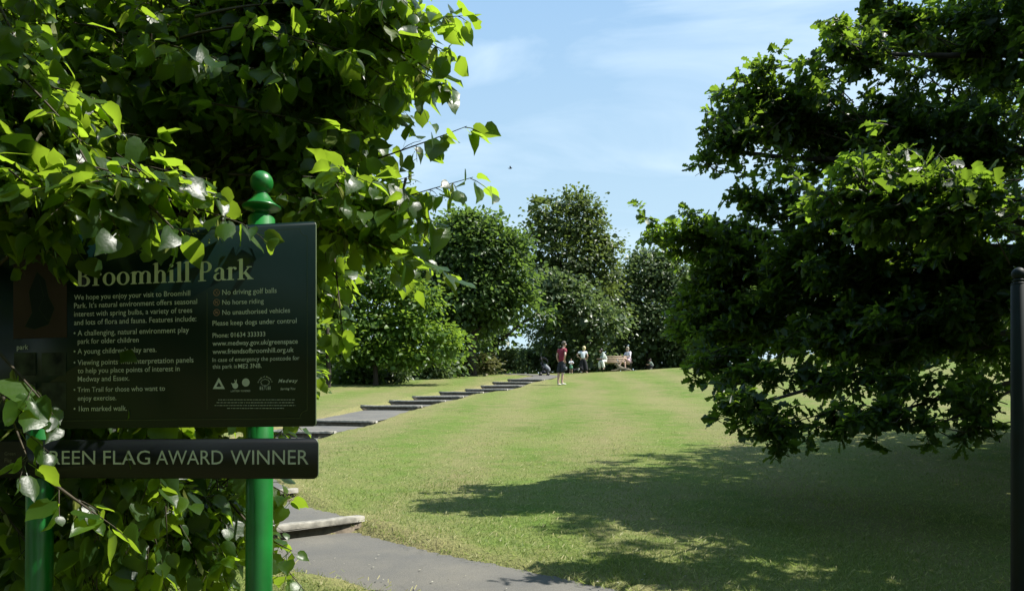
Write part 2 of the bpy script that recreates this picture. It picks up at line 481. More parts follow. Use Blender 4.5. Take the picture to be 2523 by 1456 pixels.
# ------------------------------------------------------------------ path line and steps
step_px = [(700, 1303, .62), (560, 1222, .62), (545, 1158, .62), (630, 1100, .64), (733, 1067, .66), (843, 1040, .68), (966, 1003, .72), (1030, 990, .72), (1080, 979, .72),
           (1138, 968, .72), (1200, 961, .72), (1236, 952, .74), (1262, 943, .76), (1297, 936, .78)]
step_pts = []
for px, py, hw in step_px:
    p = gp(px, py); step_pts.append((p.x, p.y, hw))
near = [(7.0, .9, .8), (3.6, 2.4, .72), (1.2, 4.0, .62), (0.14, 5.02, .44), (-0.70, 5.74, .43)]
last = step_pts[-1]
far = [(last[0] + .7, last[1] + 2.6, .7), (last[0] + 1.0, last[1] + 6, .6), (last[0] - 1.5, last[1] + 14, .6)]
ctrl = near + step_pts + far
def catmull(pts, n=10):
    out = []
    for i in range(len(pts) - 1):
        p0 = pts[max(i - 1, 0)]; p1 = pts[i]; p2 = pts[i + 1]; p3 = pts[min(i + 2, len(pts) - 1)]
        for k in range(n):
            t = k / n
            out.append(tuple(.5 * ((2 * b) + (-a + c) * t + (2 * a - 5 * b + 4 * c - d) * t * t + (-a + 3 * b - 3 * c + d) * t ** 3) for a, b, c, d in zip(p0, p1, p2, p3)))
    out.append(pts[-1]); return out
NSEG = 12
cl = np.array(catmull(ctrl, NSEG))
# heights along the path: a step up at every step line
RISE = .09
stepidx = [(len(near) + i) * NSEG for i in range(len(step_pts))]
Hc = H(cl[:, 0], cl[:, 1])
zp_lo = np.array(Hc); zp_hi = np.array(Hc)
for j in range(len(cl)):
    prev = max([s for s in stepidx if s <= j], default=None)
    nxt = min([s for s in stepidx if s > j], default=None)
    if prev is None: a, za = 0, Hc[0] - .01
    else: a, za = prev, Hc[prev] + .02
    if nxt is None: bb, zb = len(cl) - 1, Hc[-1] + .02
    else: bb, zb = nxt, Hc[nxt] - RISE
    ta = np.linalg.norm(cl[a, :2] - cl[j, :2]); tb = np.linalg.norm(cl[bb, :2] - cl[j, :2])
    w = ta / max(ta + tb, 1e-6)
    lin = za * (1 - w) + zb * w
    if prev is None:                      # gentle ramp before the first step follows the ground
        lin = Hc[j] - .01 - (RISE - .01) * np.clip(1 - tb / 2.2, 0, 1)
    if nxt is None:
        lin = Hc[j] + .02
    zp_hi[j] = lin
def path_query(x, y):
    """distance to the path edge (negative inside) and the path height there"""
    x = np.asarray(x); y = np.asarray(y); best = np.full(x.shape, 1e9); zz = np.zeros(x.shape); bx_ = np.zeros(x.shape); by_ = np.zeros(x.shape)
    A = cl[:-1]; B = cl[1:]
    for i in range(len(A)):
        dx, dy = B[i, 0] - A[i, 0], B[i, 1] - A[i, 1]; L2 = dx * dx + dy * dy + 1e-9
        t = np.clip(((x - A[i, 0]) * dx + (y - A[i, 1]) * dy) / L2, 0, 1); qx_, qy_ = A[i, 0] + t * dx, A[i, 1] + t * dy
        d = np.hypot(x - (A[i, 0] + t * dx), y - (A[i, 1] + t * dy)) - (A[i, 2] * (1 - t) + B[i, 2] * t)
        z2 = zp_hi[i + 1] if (i + 1) not in stepidx else zp_hi[i] + (zp_hi[i] - zp_hi[max(i - 1, 0)])
        m = d < best
        best = np.where(m, d, best); zz = np.where(m, zp_hi[i] * (1 - t) + z2 * t, zz); bx_ = np.where(m, qx_, bx_); by_ = np.where(m, qy_, by_)
    return best, zz + .85 * (H(x, y) - H(bx_, by_))

# ------------------------------------------------------------------ ground
xs = np.unique(np.concatenate([np.linspace(-160, -20, 22), np.linspace(-20, -6, 20), np.arange(-6, 4.5, .11), np.linspace(4.5, 34, 60), np.linspace(34, 160, 22)]))
ys = np.unique(np.concatenate([np.linspace(-60, -3, 16), np.linspace(-3, 3, 14), np.arange(3, 48, .11), np.linspace(48, 80, 40), np.linspace(80, 400, 30)]))
GX, GY = np.meshgrid(xs, ys)
GZ = H(GX, GY)
nearm = (GX > -8) & (GX < 9) & (GY > 0) & (GY < 58)
dq, zq = path_query(GX[nearm], GY[nearm])
zb = GZ[nearm]
w = np.clip((dq + .02) / .16, 0, 1); w = w * w * (3 - 2 * w)
edge = .012 * np.sin(GX[nearm] * 9) + .02
fringe = np.zeros(GX.shape); fringe[nearm] = np.clip(.80 * np.exp(-np.maximum(dq, 0) / .22), 0, 1)
GZ[nearm] = np.where(dq < .2, (zq - .045) * (1 - w) + (zb + edge) * w, zb)
nx, ny = len(xs), len(ys)
idx = np.arange(nx * ny).reshape(ny, nx)
quads = np.stack([idx[:-1, :-1], idx[:-1, 1:], idx[1:, 1:], idx[1:, :-1]], -1).reshape(-1, 4)
ground = mesh_obj('lawn', np.stack([GX, GY, GZ], -1).reshape(-1, 3), (quads.ravel(), np.full(len(quads), 4)), M['lawn'], smooth=True, attr=fringe.ravel())
tag(ground, kind='structure')

# path ribbon, broken at every step
V, Fc = [], []
prevrow = None
for j in range(len(cl)):
    d = cl[min(j + 1, len(cl) - 1), :2] - cl[max(j - 1, 0), :2]; d /= np.linalg.norm(d); nrm = np.array([-d[1], d[0]])
    def row(z):
        b = len(V)
        for k in range(7):
            s = (k / 6 * 2 - 1)
            q = cl[j, :2] + nrm * s * (cl[j, 2] + .07 + .03 * math.sin(j * 1.7 + (9 if s > 0 else 0)))
            V.append((q[0], q[1], z + .015 * (1 - s * s) + .85 * float(H(q[0], q[1]) - Hc[j])))
        return b
    if j in stepidx:
        zlow = zp_hi[j - 1] + (zp_hi[j - 1] - zp_hi[j - 2])
        r = row(zlow)
        for k in range(6): Fc.append((prevrow + k, r + k, r + k + 1, prevrow + k + 1))
        prevrow = row(zp_hi[j])
    else:
        r = row(zp_hi[j])
        if prevrow is not None:
            for k in range(6): Fc.append((prevrow + k, r + k, r + k + 1, prevrow + k + 1))
        prevrow = r
path = mesh_obj('path', V, Fc, M['tarmac'], smooth=True)
tag(path, kind='structure')

places = ['lowest step, wide and sunlit, beside the green post', 'step hidden behind leaves and the lower sign plate, next above the lowest',
          'step hidden behind the lower sign plate, second up from the lowest', 'step just under the big board, mostly hidden by the sign',
          'step in the gap between the board and the lower plate', 'step level with the bottom corner of the big board',
          'widest step in the open, above the long grey landing', 'step right behind the long landing, small and pale', 'short step with a thin dark riser, middle of the flight',
          'step with a long dark riser halfway to the pushchair', 'fifth step down from the pushchair, thin dark line', 'fourth step down from the pushchair', 'third step down from the pushchair', 'topmost step, in front of the pushchair']
for i, (x, y, hw) in enumerate(step_pts):
    j = stepidx[i]
    d = cl[j + 1, :2] - cl[j - 1, :2]; d /= np.linalg.norm(d)
    ang = math.atan2(d[1], d[0]) - math.pi / 2
    top = zp_hi[j] + .022
    o = thing('path_step', (x, y, top - .2), 'concrete edged path ' + places[i], 'step', 'steps up the path')
    mb = MB(); R = Matrix.Rotation(ang, 3, 'Z'); hwid = hw + .10
    nseg = 9; prof = [(-.072, -.05), (-.076, -.012), (-.066, 0), (.05, .003), (.065, -.02), (.065, -.06)]
    rnd = random.Random(i)
    b = 0
    for s in range(nseg + 1):
        u = -hwid + 2 * hwid * s / nseg
        dz = rnd.uniform(-.005, .005); dyy = rnd.uniform(-.006, .006) - .05 * (u / hwid) ** 2
        for (py_, pz_) in prof:
            q = R @ Vector((u, py_ + dyy, 0)); mb.v.append((x + q.x, y + q.y, top + pz_ + dz + .85 * float(H(x + R[0][0] * u, y + R[1][0] * u) - H(x, y))))
        if s:
            for k in range(len(prof) - 1):
                a0 = (s - 1) * len(prof) + k; a1 = s * len(prof) + k
                mb.f.append((a0, a1, a1 + 1, a0 + 1))
    mb.f.append(tuple(range(len(prof)))); mb.f.append(tuple(nseg * len(prof) + k for k in reversed(range(len(prof)))))
    mb.f.append((0, nseg * len(prof), nseg * len(prof) + len(prof) - 1, len(prof) - 1))
    mb.build('edging', M['concrete'], o)
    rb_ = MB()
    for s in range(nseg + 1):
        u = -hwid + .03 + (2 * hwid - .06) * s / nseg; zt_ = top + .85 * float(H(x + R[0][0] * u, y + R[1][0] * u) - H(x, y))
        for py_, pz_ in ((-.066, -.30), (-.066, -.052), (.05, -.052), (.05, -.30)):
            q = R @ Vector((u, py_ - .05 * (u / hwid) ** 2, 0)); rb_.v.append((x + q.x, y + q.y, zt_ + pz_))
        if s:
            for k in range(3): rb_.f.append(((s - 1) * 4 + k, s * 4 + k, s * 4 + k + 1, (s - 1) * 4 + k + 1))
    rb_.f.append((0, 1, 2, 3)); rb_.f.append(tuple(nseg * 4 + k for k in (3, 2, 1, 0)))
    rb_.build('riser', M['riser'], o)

# ------------------------------------------------------------------ leaf engine
def norm(a): return a / np.maximum(np.linalg.norm(a, axis=-1, keepdims=True), 1e-9)

def instance(tv, tf, pos, d, n, s, var, curl=None, wid=None):
    """copy template (verts tv: x across, y along, z normal) to N leaves; returns V, loops, sizes, var"""
    N = len(pos)
    d = norm(d); n = n - d * (n * d).sum(-1, keepdims=True); n = norm(n); x = np.cross(d, n)
    tvx = np.broadcast_to(tv, (N, len(tv), 3)).copy()
    if curl is not None: tvx[:, :, 2] += curl[:, None] * (tv[None, :, 1] ** 2)
    fold = RG.normal(0, .30, N); tvx[:, :, 2] += fold[:, None] * np.abs(tv[None, :, 0])
    tvx[:, :, 2] += (RG.normal(0, .05, N)[:, None]) * np.sin(tv[None, :, 1] * 9)
    if wid is not None: tvx[:, :, 0] *= wid[:, None]
    V = pos[:, None, :] + (tvx[:, :, 0:1] * x[:, None, :] + tvx[:, :, 1:2] * d[:, None, :] + tvx[:, :, 2:3] * n[:, None, :]) * s[:, None, None]
    fl = np.fromiter((i for f in tf for i in f), dtype=np.int64); fs = np.array([len(f) for f in tf])
    loops = (fl[None, :] + (np.arange(N) * len(tv))[:, None]).ravel()
    return V.reshape(-1, 3), loops, np.tile(fs, N), np.repeat(var, len(tv))

def merge(parts):
    Vs, Ls, Ss, As = [], [], [], []; b = 0
    for V, L_, S_, A_ in parts:
        Vs.append(V); Ls.append(L_ + b); Ss.append(S_); As.append(A_); b += len(V)
    return np.concatenate(Vs), (np.concatenate(Ls), np.concatenate(Ss)), np.concatenate(As)

# heart-shaped lime leaf with a fold and a stalk
def lime_template():
    mid = [(0, .02, 0), (0, .34, .0), (0, .68, -.02), (0, 1.08, -.10)]
    side = [(.20, -.07, .03), (.43, .10, .07), (.50, .38, .08), (.36, .70, .03), (.14, .90, -.04)]
    v = list(mid) + [(-x, y, z) for x, y, z in side] + side + [(-.018, -.42, .05), (.018, -.42, .05), (.018, .03, 0), (-.018, .03, 0)]
    l = [4, 5, 6, 7, 8]; r = [9, 10, 11, 12, 13]
    f = []
    for s, flip in ((l, 0), (r, 1)):
        fs = [(0, s[0], s[1]), (0, s[1], s[2], 1), (1, s[2], s[3], 2), (2, s[3], s[4], 3)]
        if flip: fs = [tuple(reversed(q)) for q in fs]
        f += fs
    f.append((14, 15, 16, 17))
    return np.array(v, float), f
def oak_template():
    side = [(.035, .02), (.13, .17), (.07, .27), (.25, .38), (.13, .50), (.34, .63), (.20, .75), (.27, .90), (.10, .99)]
    v = [(0, -.06, 0), (0, .5, -.03), (0, 1.03, -.06)]
    l = []; r = []
    for x, y in side: l.append(len(v)); v.append((-x, y, .22 * x)); r.append(len(v)); v.append((x, y, .22 * x))
    f = [tuple([0] + l[:5] + [1]), tuple([1] + l[4:] + [2]), tuple(reversed([0] + r[:5] + [1])), tuple(reversed([1] + r[4:] + [2]))]
    return np.array(v, float), f
def clump_template():
    v = [(0, 0, 0), (-.34, .30, .12), (0, .45, -.02), (.34, .30, .12), (-.22, .78, .02), (0, 1, -.12), (.22, .78, .02)]
    f = [(0, 2, 1), (0, 3, 2), (1, 2, 5, 4), (2, 3, 6, 5)]
    return np.array(v, float), f
def bract_template():
    v = [(-.02, 0, 0), (.02, 0, 0), (.11, .25, .03), (.12, .75, -.02), (0, 1, -.06), (-.12, .75, -.02), (-.11, .25, .03)]
    f = [(0, 1, 2, 6), (6, 2, 3, 5), (5, 3, 4)]
    # stalk leaving mid bract and small round fruits
    v += [(0, .4, .01), (.015, .4, .01), (.25, .85, .10), (.24, .85, .10)]
    f += [(7, 8, 9, 10)]
    for c in ((.30, .98, .1), (.18, 1.05, .14), (.40, .85, .05)):
        b = len(v); r = .045
        v += [(c[0] + r, c[1], c[2]), (c[0] - r, c[1], c[2]), (c[0], c[1] + r, c[2]), (c[0], c[1] - r, c[2]), (c[0], c[1], c[2] + r), (c[0], c[1], c[2] - r)]
        f += [(b, b + 2, b + 4), (b + 2, b + 1, b + 4), (b + 1, b + 3, b + 4), (b + 3, b, b + 4), (b + 2, b, b + 5), (b + 1, b + 2, b + 5), (b + 3, b + 1, b + 5), (b, b + 3, b + 5)]
    return np.array(v, float), f
T_LIME, T_OAK, T_CLUMP, T_BRACT = lime_template(), oak_template(), clump_template(), bract_template()
UP = np.array([0, 0, 1.0])
TS = np.array(to_sun)

def ball_points(n, c, r, shell=.45):
    q = norm(RG.normal(size=(n, 3))); rad = RG.random(n) ** shell
    return np.array(c) + q * rad[:, None] * np.array(r), q

def limb(p0, p1, r0, r1, n=8, sag=.08, wob=.05, seed=0):
    rn = random.Random(seed); p0 = Vector(p0); p1 = Vector(p1); L = (p1 - p0).length
    pts, rad = [], []
    ph = [rn.uniform(0, 6) for _ in range(3)]
    for i in range(n + 1):
        t = i / n; q = p0.lerp(p1, t)
        q.z += math.sin(math.pi * t) * L * sag
        q.x += math.sin(t * 7 + ph[0]) * L * wob * t * (1 - t) * 2; q.y += math.sin(t * 6 + ph[1]) * L * wob * t * (1 - t) * 2
        q.z += math.sin(t * 8 + ph[2]) * L * wob * t * (1 - t)
        pts.append(q); rad.append(r0 * (1 - t) + r1 * t)
    return pts, rad

def tube_batch(P0, D, Lg, sagk, r0, r1, seg=3, sides=3):
    """thin stems: N curved prisms"""
    N = len(P0); ts = np.linspace(0, 1, seg + 1)
    C = P0[:, None, :] + D[:, None, :] * (Lg[:, None] * ts[None, :])[:, :, None]
    C[:, :, 2] -= (sagk * Lg)[:, None] * ts[None, :] ** 2
    a = norm(np.cross(D, np.array([.2, .3, .93]) + 0 * D)); b = norm(np.cross(D, a))
    ang = np.arange(sides) / sides * 2 * math.pi
    ring = a[:, None, :] * np.cos(ang)[None, :, None] + b[:, None, :] * np.sin(ang)[None, :, None]
    rad = (r0 * (1 - ts) + r1 * ts)
    V = C[:, :, None, :] + ring[:, None, :, :] * rad[None, :, None, None]
    V = V.reshape(-1, 3)
    f = []
    for s in range(seg):
        for k in range(sides):
            k2 = (k + 1) % sides
            f.append((s * sides + k, s * sides + k2, (s + 1) * sides + k2, (s + 1) * sides + k))
    fl = np.array(f).ravel()
    loops = (fl[None, :] + (np.arange(N) * (seg + 1) * sides)[:, None]).ravel()
    return V, loops, np.full(N * len(f), 4), np.zeros(len(V))

def leafy(base, dirs, Lg, K, size, tpl, sagk=.25, droop=.55, upn=.8, spread=.8, rnd=.45, svar=.38, stalk=.42, keep=None, var0=.0):
    """alternate leaves along N twigs"""
    N = len(base); t = (np.arange(K) + .6) / K
    t = t[None, :] + RG.normal(0, .04, (N, K))
    pos = base[:, None, :] + dirs[:, None, :] * (Lg[:, None] * t)[:, :, None]
    pos[:, :, 2] -= (sagk * Lg)[:, None] * t ** 2
    side = norm(np.cross(dirs, UP[None, :] + RG.normal(0, .35, (N, 3))))
    sg = np.where(np.arange(K) % 2 == 0, 1.0, -1.0)[None, :, None]
    ld = dirs[:, None, :] * .55 + side[:, None, :] * sg * spread + RG.normal(0, rnd, (N, K, 3))
    ld[:, :, 2] -= droop
    ld = norm(ld)
    nn = UP[None, None, :] * upn + RG.normal(0, .42, (N, K, 3)) + dirs[:, None, :] * .25
    s = size * (1 + RG.uniform(-svar, svar, (N, K))) * np.clip(1.15 - .35 * t, .6, 1.2)
    pos = pos + ld * (s * stalk)[:, :, None]
    var = np.clip(RG.beta(2.2, 2.6, (N, K)) + var0, 0, 1)
    curl = RG.normal(-.12, .14, N * K); wid = RG.uniform(.82, 1.08, N * K)
    return instance(tpl[0], tpl[1], pos.reshape(-1, 3), ld.reshape(-1, 3), nn.reshape(-1, 3), s.ravel(), var.ravel(), curl, wid)

def bpos(spec):
    px, py, Y, rx, ry, rd = spec
    return P(px, py, Y), (rx / F * Y, rd, ry / F * Y)

def outline_noise(v, k=.25):
    return 1 + k * (np.sin(v[:, 0] * 5.1 + 1) * np.cos(v[:, 2] * 4.3) + .6 * np.sin(v[:, 1] * 7 + v[:, 2] * 6))

# ------------------------------------------------------------------ lime tree around the sign
LT = Vector((-4.3, 5.2, float(H(-4.3, 5.2))))
lime = thing('lime_tree', LT, 'tall lime tree with large heart-shaped drooping leaves and pale seed bracts, overhanging the green sign', 'tree')
leaf_parts, twig_parts, bract_parts = [], [], []
# blobs: px, py, distance, rx, ry (photo units), depth radius (m), number of twigs, leaf tone shift (negative: shade painted in)
LB = [
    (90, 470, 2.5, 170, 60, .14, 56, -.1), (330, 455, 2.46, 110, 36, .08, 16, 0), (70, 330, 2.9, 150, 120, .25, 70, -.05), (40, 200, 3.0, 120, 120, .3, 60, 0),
    (330, 800, 2.9, 170, 220, .10, 130, -.1), (300, 1180, 2.95, 150, 90, .10, 60, -.1), (440, 620, 2.85, 160, 60, .08, 50, -.1),  # leaf masses added behind the boards to shade the left post
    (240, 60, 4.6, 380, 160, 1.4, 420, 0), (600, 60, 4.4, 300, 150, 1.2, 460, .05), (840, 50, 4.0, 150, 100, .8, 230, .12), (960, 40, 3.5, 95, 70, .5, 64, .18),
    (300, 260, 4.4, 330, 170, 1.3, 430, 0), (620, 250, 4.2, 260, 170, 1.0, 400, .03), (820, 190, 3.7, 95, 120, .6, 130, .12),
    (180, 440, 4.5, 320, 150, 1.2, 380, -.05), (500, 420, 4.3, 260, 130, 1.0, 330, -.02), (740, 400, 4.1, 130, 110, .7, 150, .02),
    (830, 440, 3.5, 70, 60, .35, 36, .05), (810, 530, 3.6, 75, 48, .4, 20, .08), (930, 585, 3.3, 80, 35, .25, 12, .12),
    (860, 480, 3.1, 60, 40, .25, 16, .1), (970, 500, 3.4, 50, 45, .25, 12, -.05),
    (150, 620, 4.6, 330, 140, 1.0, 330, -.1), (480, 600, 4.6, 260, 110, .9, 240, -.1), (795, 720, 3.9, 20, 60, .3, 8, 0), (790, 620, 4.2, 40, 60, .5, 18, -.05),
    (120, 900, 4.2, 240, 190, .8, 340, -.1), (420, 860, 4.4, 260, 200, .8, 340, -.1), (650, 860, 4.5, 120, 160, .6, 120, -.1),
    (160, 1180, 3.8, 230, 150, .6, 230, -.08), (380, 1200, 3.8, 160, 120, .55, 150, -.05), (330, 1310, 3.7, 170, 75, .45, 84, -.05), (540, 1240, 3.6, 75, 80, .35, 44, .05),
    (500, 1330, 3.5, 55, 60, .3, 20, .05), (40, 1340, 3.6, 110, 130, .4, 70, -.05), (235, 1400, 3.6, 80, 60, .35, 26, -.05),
    
]
for k, (px, py, Y, rx, ry, rd, n, v0) in enumerate(LB):
    c, r = bpos((px, py, Y, rx, ry, rd))
    pts, q = ball_points(n, c, r, .5)
    pts = np.array(c) + (pts - np.array(c)) * (1.03 * outline_noise(pts * 2.6, .24))[:, None]
    d = norm(q * np.array([.8, .6, .5]) + np.array([.45, -.25, -.15]) + RG.normal(0, .45, (n, 3)))
    Lg = RG.uniform(.16, .34, n)
    base = pts - d * (Lg * .5)[:, None]
    # keep the space of the sign boards and the camera clear
    u_y = 2.60 - .168 * (base[:, 0] + .82)
    tipy = np.minimum(base[:, 1], base[:, 1] + d[:, 1] * Lg)
    if Y > 2.6:
        mg = .09 if Y < 3.0 and py > 500 and px < 460 else .22
        front = (tipy < u_y + mg) & (base[:, 2] < EYE + .72 * 1.0) & (base[:, 0] < -.45)
        base[front, 1] += (u_y + mg + .04 - tipy)[front] + .05
    if Y <= 2.55: base[:, 1] = np.minimum(base[:, 1], 2.60 - .168 * (base[:, 0] + .82) - .16 - np.maximum(0, d[:, 1] * Lg))
    okm = base[:, 1] > 1.9
    zz = base[:, 2] - (base[:, 0] + .82) * 1.376
    okm &= ~((base[:, 0] > -.8) & (zz > -.1) & (zz < 1.75) & (np.abs(base[:, 1] - 2.62 - (base[:, 0] + .82) * .05) < .26))
    if Y > 2.6: okm &= ~((base[:, 0] > -.75) & (base[:, 1] < 2.75))
    base, d, Lg = base[okm], d[okm], Lg[okm]
    sz = RG.uniform(.062, .088)
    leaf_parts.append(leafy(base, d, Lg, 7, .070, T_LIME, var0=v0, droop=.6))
    twig_parts.append(tube_batch(base, d, Lg * 1.02, .25, .0035, .0012))
    # feeder stems towards the limb side
    m = RG.random(len(base)) < .12
    if m.any():
        bb = base[m]; back = norm(np.array([LT.x, LT.y, 0]) + np.array([0, 0, 1.]) * (bb[:, 2:3] * .75 + .3) - bb) + RG.normal(0, .3, bb.shape); back = norm(back)
        twig_parts.append(tube_batch(bb, back, RG.uniform(.3, .7, m.sum()), .15, .0035, .008, seg=4))
    nb = int(len(base) * .55)
    ib = RG.integers(0, len(base), nb); bd = norm(RG.normal(0, .35, (nb, 3)) + np.array([0.05, 0, -1.]))
    bp_ = base[ib] + d[ib] * (Lg[ib] * RG.uniform(.2, 1, nb))[:, None] - np.array([0, 0, .02])
    bract_parts.append(instance(T_BRACT[0], T_BRACT[1], bp_, bd, RG.normal(size=(nb, 3)), RG.uniform(.055, .085, nb), RG.random(nb), RG.normal(0, .2, nb)))
# outer crown above and beyond the picture: coarser, unseen, added to shade the tree and block skylight behind the camera
OUTB = [((-1.45, 2.35, 3.75), (.75, .35, .35), 46), ((-1.0, 3.6, 4.2), (.6, .6, .25), 56), ((-4.6, 4.4, 5.4), (2.3, 3.2, 1.7), 900), ((-3.9, 1.0, 4.4), (1.6, 2.2, 1.0), 420), ((-5.4, 5.2, 3.6), (1.8, 2.4, 2.2), 520), ((-4.0, -2.0, 4.0), (2.0, 2.2, 1.6), 420), ((-5.0, 1.6, 2.8), (1.5, 2.4, 1.8), 380), ((-4.9, 4.6, 7.6), (2.0, 2.4, 1.4), 380), ((-3.4, -3.2, 2.2), (1.8, 1.2, 1.8), 400), ((-1.6, -1.2, 5.0), (2.4, 2.2, 1.0), 620), ((-1.4, -4.4, 3.0), (2.6, 1.4, 2.8), 700), ((-6.0, -1.0, 2.2), (1.2, 3.0, 2.2), 300)]
for c, r, n in OUTB:
    pts, q = ball_points(n, c, r, .5)
    d = norm(q + RG.normal(0, .5, (n, 3)))
    leaf_parts.append(leafy(pts, d, RG.uniform(.3, .6, n) * (.5 if n < 60 else 1), 7, .14 if n > 60 else .09, T_LIME, droop=.5))
nq = 110  # hanging leaves added behind the boards, screening the left post from the sun
base = np.stack([RG.uniform(-1.52, -1.15, nq), RG.uniform(2.70, 2.80, nq), RG.uniform(.75, 2.2, nq)], -1)
base[:, 1] = 2.60 - .168 * (base[:, 0] + .82) + RG.uniform(.0, .12, nq)
d = norm(RG.normal(0, .4, (nq, 3)) - np.array([0, 0, .8])); d[:, 1] *= .2; Lg = RG.uniform(.08, .16, nq)
leaf_parts.append(leafy(base, d, Lg, 4, .07, T_LIME, var0=-.1, droop=.7, rnd=.25)); twig_parts.append(tube_batch(base, d, Lg, .2, .003, .001))
# long shoots that stand out against the sky and over the boards: start, end (px, py, distance), side twigs
SH = [((760, 560, 3.6), (1165, 425, 3.05), 12, .02), ((840, 420, 3.5), (1150, 325, 3.1), 8, -.03), ((930, 480, 3.3), (1060, 530, 3.1), 6, .06), ((1000, 440, 3.15), (985, 500, 3.05), 3, .1),
      ((800, 520, 3.3), (1100, 660, 3.05), 8, .02), ((780, 560, 3.2), (1000, 620, 3.05), 5, .05), ((820, 60, 3.7), (1140, 40, 3.2), 10, .0), ((850, 20, 3.6), (1110, 110, 3.2), 9, .05), ((880, 60, 3.5), (1095, 190, 3.2), 7, .02),
      ((900, 90, 3.5), (1085, 195, 3.2), 9, .05), ((860, 140, 3.6), (975, 190, 3.2), 7, .06), ((830, 220, 3.6), (960, 265, 3.3), 7, .05), ((820, 280, 3.6), (900, 330, 3.3), 5, .05),
      ((60, 300, 3.2), (380, 330, 2.9), 6, .02), ((200, 380, 3.0), (480, 420, 2.8), 8, .05), ((250, 400, 2.7), (540, 470, 2.5), 5, .03), ((400, 490, 2.6), (600, 540, 2.42), 4, .04),
      ((0, 190, 2.9), (240, 230, 2.7), 5, .04), ((20, 160, 2.7), (200, 330, 2.6), 4, .06), ((-40, 80, 2.5), (60, 60, 2.4), 2, .05), ((0, 20, 2.5), (60, 130, 2.4), 2, .05),
      ((360, 500, 2.45), (430, 560, 2.38), 2, .05), ((40, 430, 2.5), (140, 520, 2.45), 4, .04), ((30, 500, 2.5), (110, 560, 2.42), 3, .03), ((200, 60, 3.2), (520, 120, 3.0), 9, .05), ((350, 140, 3.3), (700, 160, 3.1), 9, .05), ((560, 60, 3.3), (860, 110, 3.1), 9, .05),
      ((480, 250, 3.3), (860, 300, 3.2), 7, .06), ((760, 330, 3.4), (870, 400, 3.2), 4, .05), ((700, 470, 3.3), (790, 530, 3.15), 4, .05), ((820, 600, 3.8), (845, 820, 3.6), 5, .0),
      ((-20, 850, 2.4), (120, 1000, 2.3), 4, .02), ((0, 960, 2.4), (70, 1130, 2.3), 3, .02), ((130, 1190, 2.4), (265, 1290, 2.32), 4, -.02),
      ((540, 1200, 3.8), (700, 1055, 3.5), 3, .0), ((600, 1160, 3.6), (710, 1215, 3.4), 3, .02), ((560, 1230, 3.5), (750, 1440, 3.0), 6, .03), ((600, 1300, 3.5), (720, 1350, 3.1), 3, .02),
      ((300, 1260, 3.6), (420, 1395, 3.4), 6, .05), ((430, 1250, 3.5), (530, 1380, 3.3), 7, .05), ((150, 1280, 3.5), (330, 1430, 3.3), 8, .05), ((180, 1330, 3.2), (240, 1460, 3.1), 6, .05), ((0, 1250, 3.0), (120, 1400, 2.9), 8, .05)]
for k, (a, b, ns, sg_) in enumerate(SH):
    p0, p1 = np.array(P(*a)), np.array(P(*b)); L_ = np.linalg.norm(p1 - p0); ax = (p1 - p0) / L_
    twig_parts.append(tube_batch(p0[None], ax[None], np.array([L_]), sg_, .006, .0016, seg=8, sides=4))
    # leaves along the shoot itself
    tt = np.linspace(.12, .97, ns) + RG.normal(0, .015, ns)
    bp_ = p0 + ax * (tt * L_)[:, None]; bp_[:, 2] -= sg_ * L_ * tt ** 2
    side = norm(np.cross(np.broadcast_to(ax, (ns, 3)), UP + RG.normal(0, .3, (ns, 3)))) * np.where(np.arange(ns) % 2 == 0, 1, -1)[:, None]
    d = norm(ax * .9 + side * .8 + RG.normal(0, .25, (ns, 3)) - UP * .1)
    Lg = RG.uniform(.05, .15, ns) * (1.15 - .6 * tt)
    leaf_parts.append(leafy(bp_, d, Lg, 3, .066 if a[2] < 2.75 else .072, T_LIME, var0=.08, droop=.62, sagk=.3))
    twig_parts.append(tube_batch(bp_, d, Lg * 1.05, .3, .0022, .001))
    nb = max(2, int(ns * .7)); ib = RG.integers(0, ns, nb)
    bract_parts.append(instance(T_BRACT[0], T_BRACT[1], bp_[ib], norm(RG.normal(0, .3, (nb, 3)) - UP), RG.normal(size=(nb, 3)), RG.uniform(.06, .085, nb), RG.random(nb), RG.normal(0, .2, nb)))
    # leaf at the tip
    tip = (p1 - UP * sg_ * L_)[None]
    leaf_parts.append(leafy(tip - ax * .04, ax[None], np.array([.05]), 2, .07, T_LIME, var0=.15, droop=.7))
Vv, Ff, Aa = merge(leaf_parts)
mesh_obj('crown', Vv, Ff, M['lime_leaf'], lime, True, Aa)
Vv, Ff, Aa = merge(twig_parts)
mesh_obj('twigs', Vv, Ff, M['twig'], lime, True)
Vv, Ff, Aa = merge(bract_parts)
mesh_obj('seed_bracts', Vv, Ff, M['bract'], lime, False, Aa)
mb = MB()
mb.tube(*limb(LT - Vector((0, 0, .3)), LT + Vector((.1, 0, 8)), .24, .09, 12, 0, .02, 3), n=14)
for k, (a, r_) in enumerate([((240, 150, 4.6), .06), ((620, 120, 4.3), .05), ((900, 90, 3.8), .035), ((500, 420, 4.3), .05), ((820, 480, 3.5), .032), ((180, 640, 4.6), .05), ((420, 900, 4.4), .04), ((300, 1230, 3.9), .03), ((100, 950, 4.0), .035), ((780, 300, 3.9), .03)]):
    tgt = P(*a); z0 = max(LT.z + .8, min(tgt.z - .5, LT.z + 5))
    mb.tube(*limb((LT.x, LT.y, z0), tgt, r_, r_ * .25, 9, .04, .06, k + 20), n=7)
mb.build('trunk', M['bark'], lime, True)

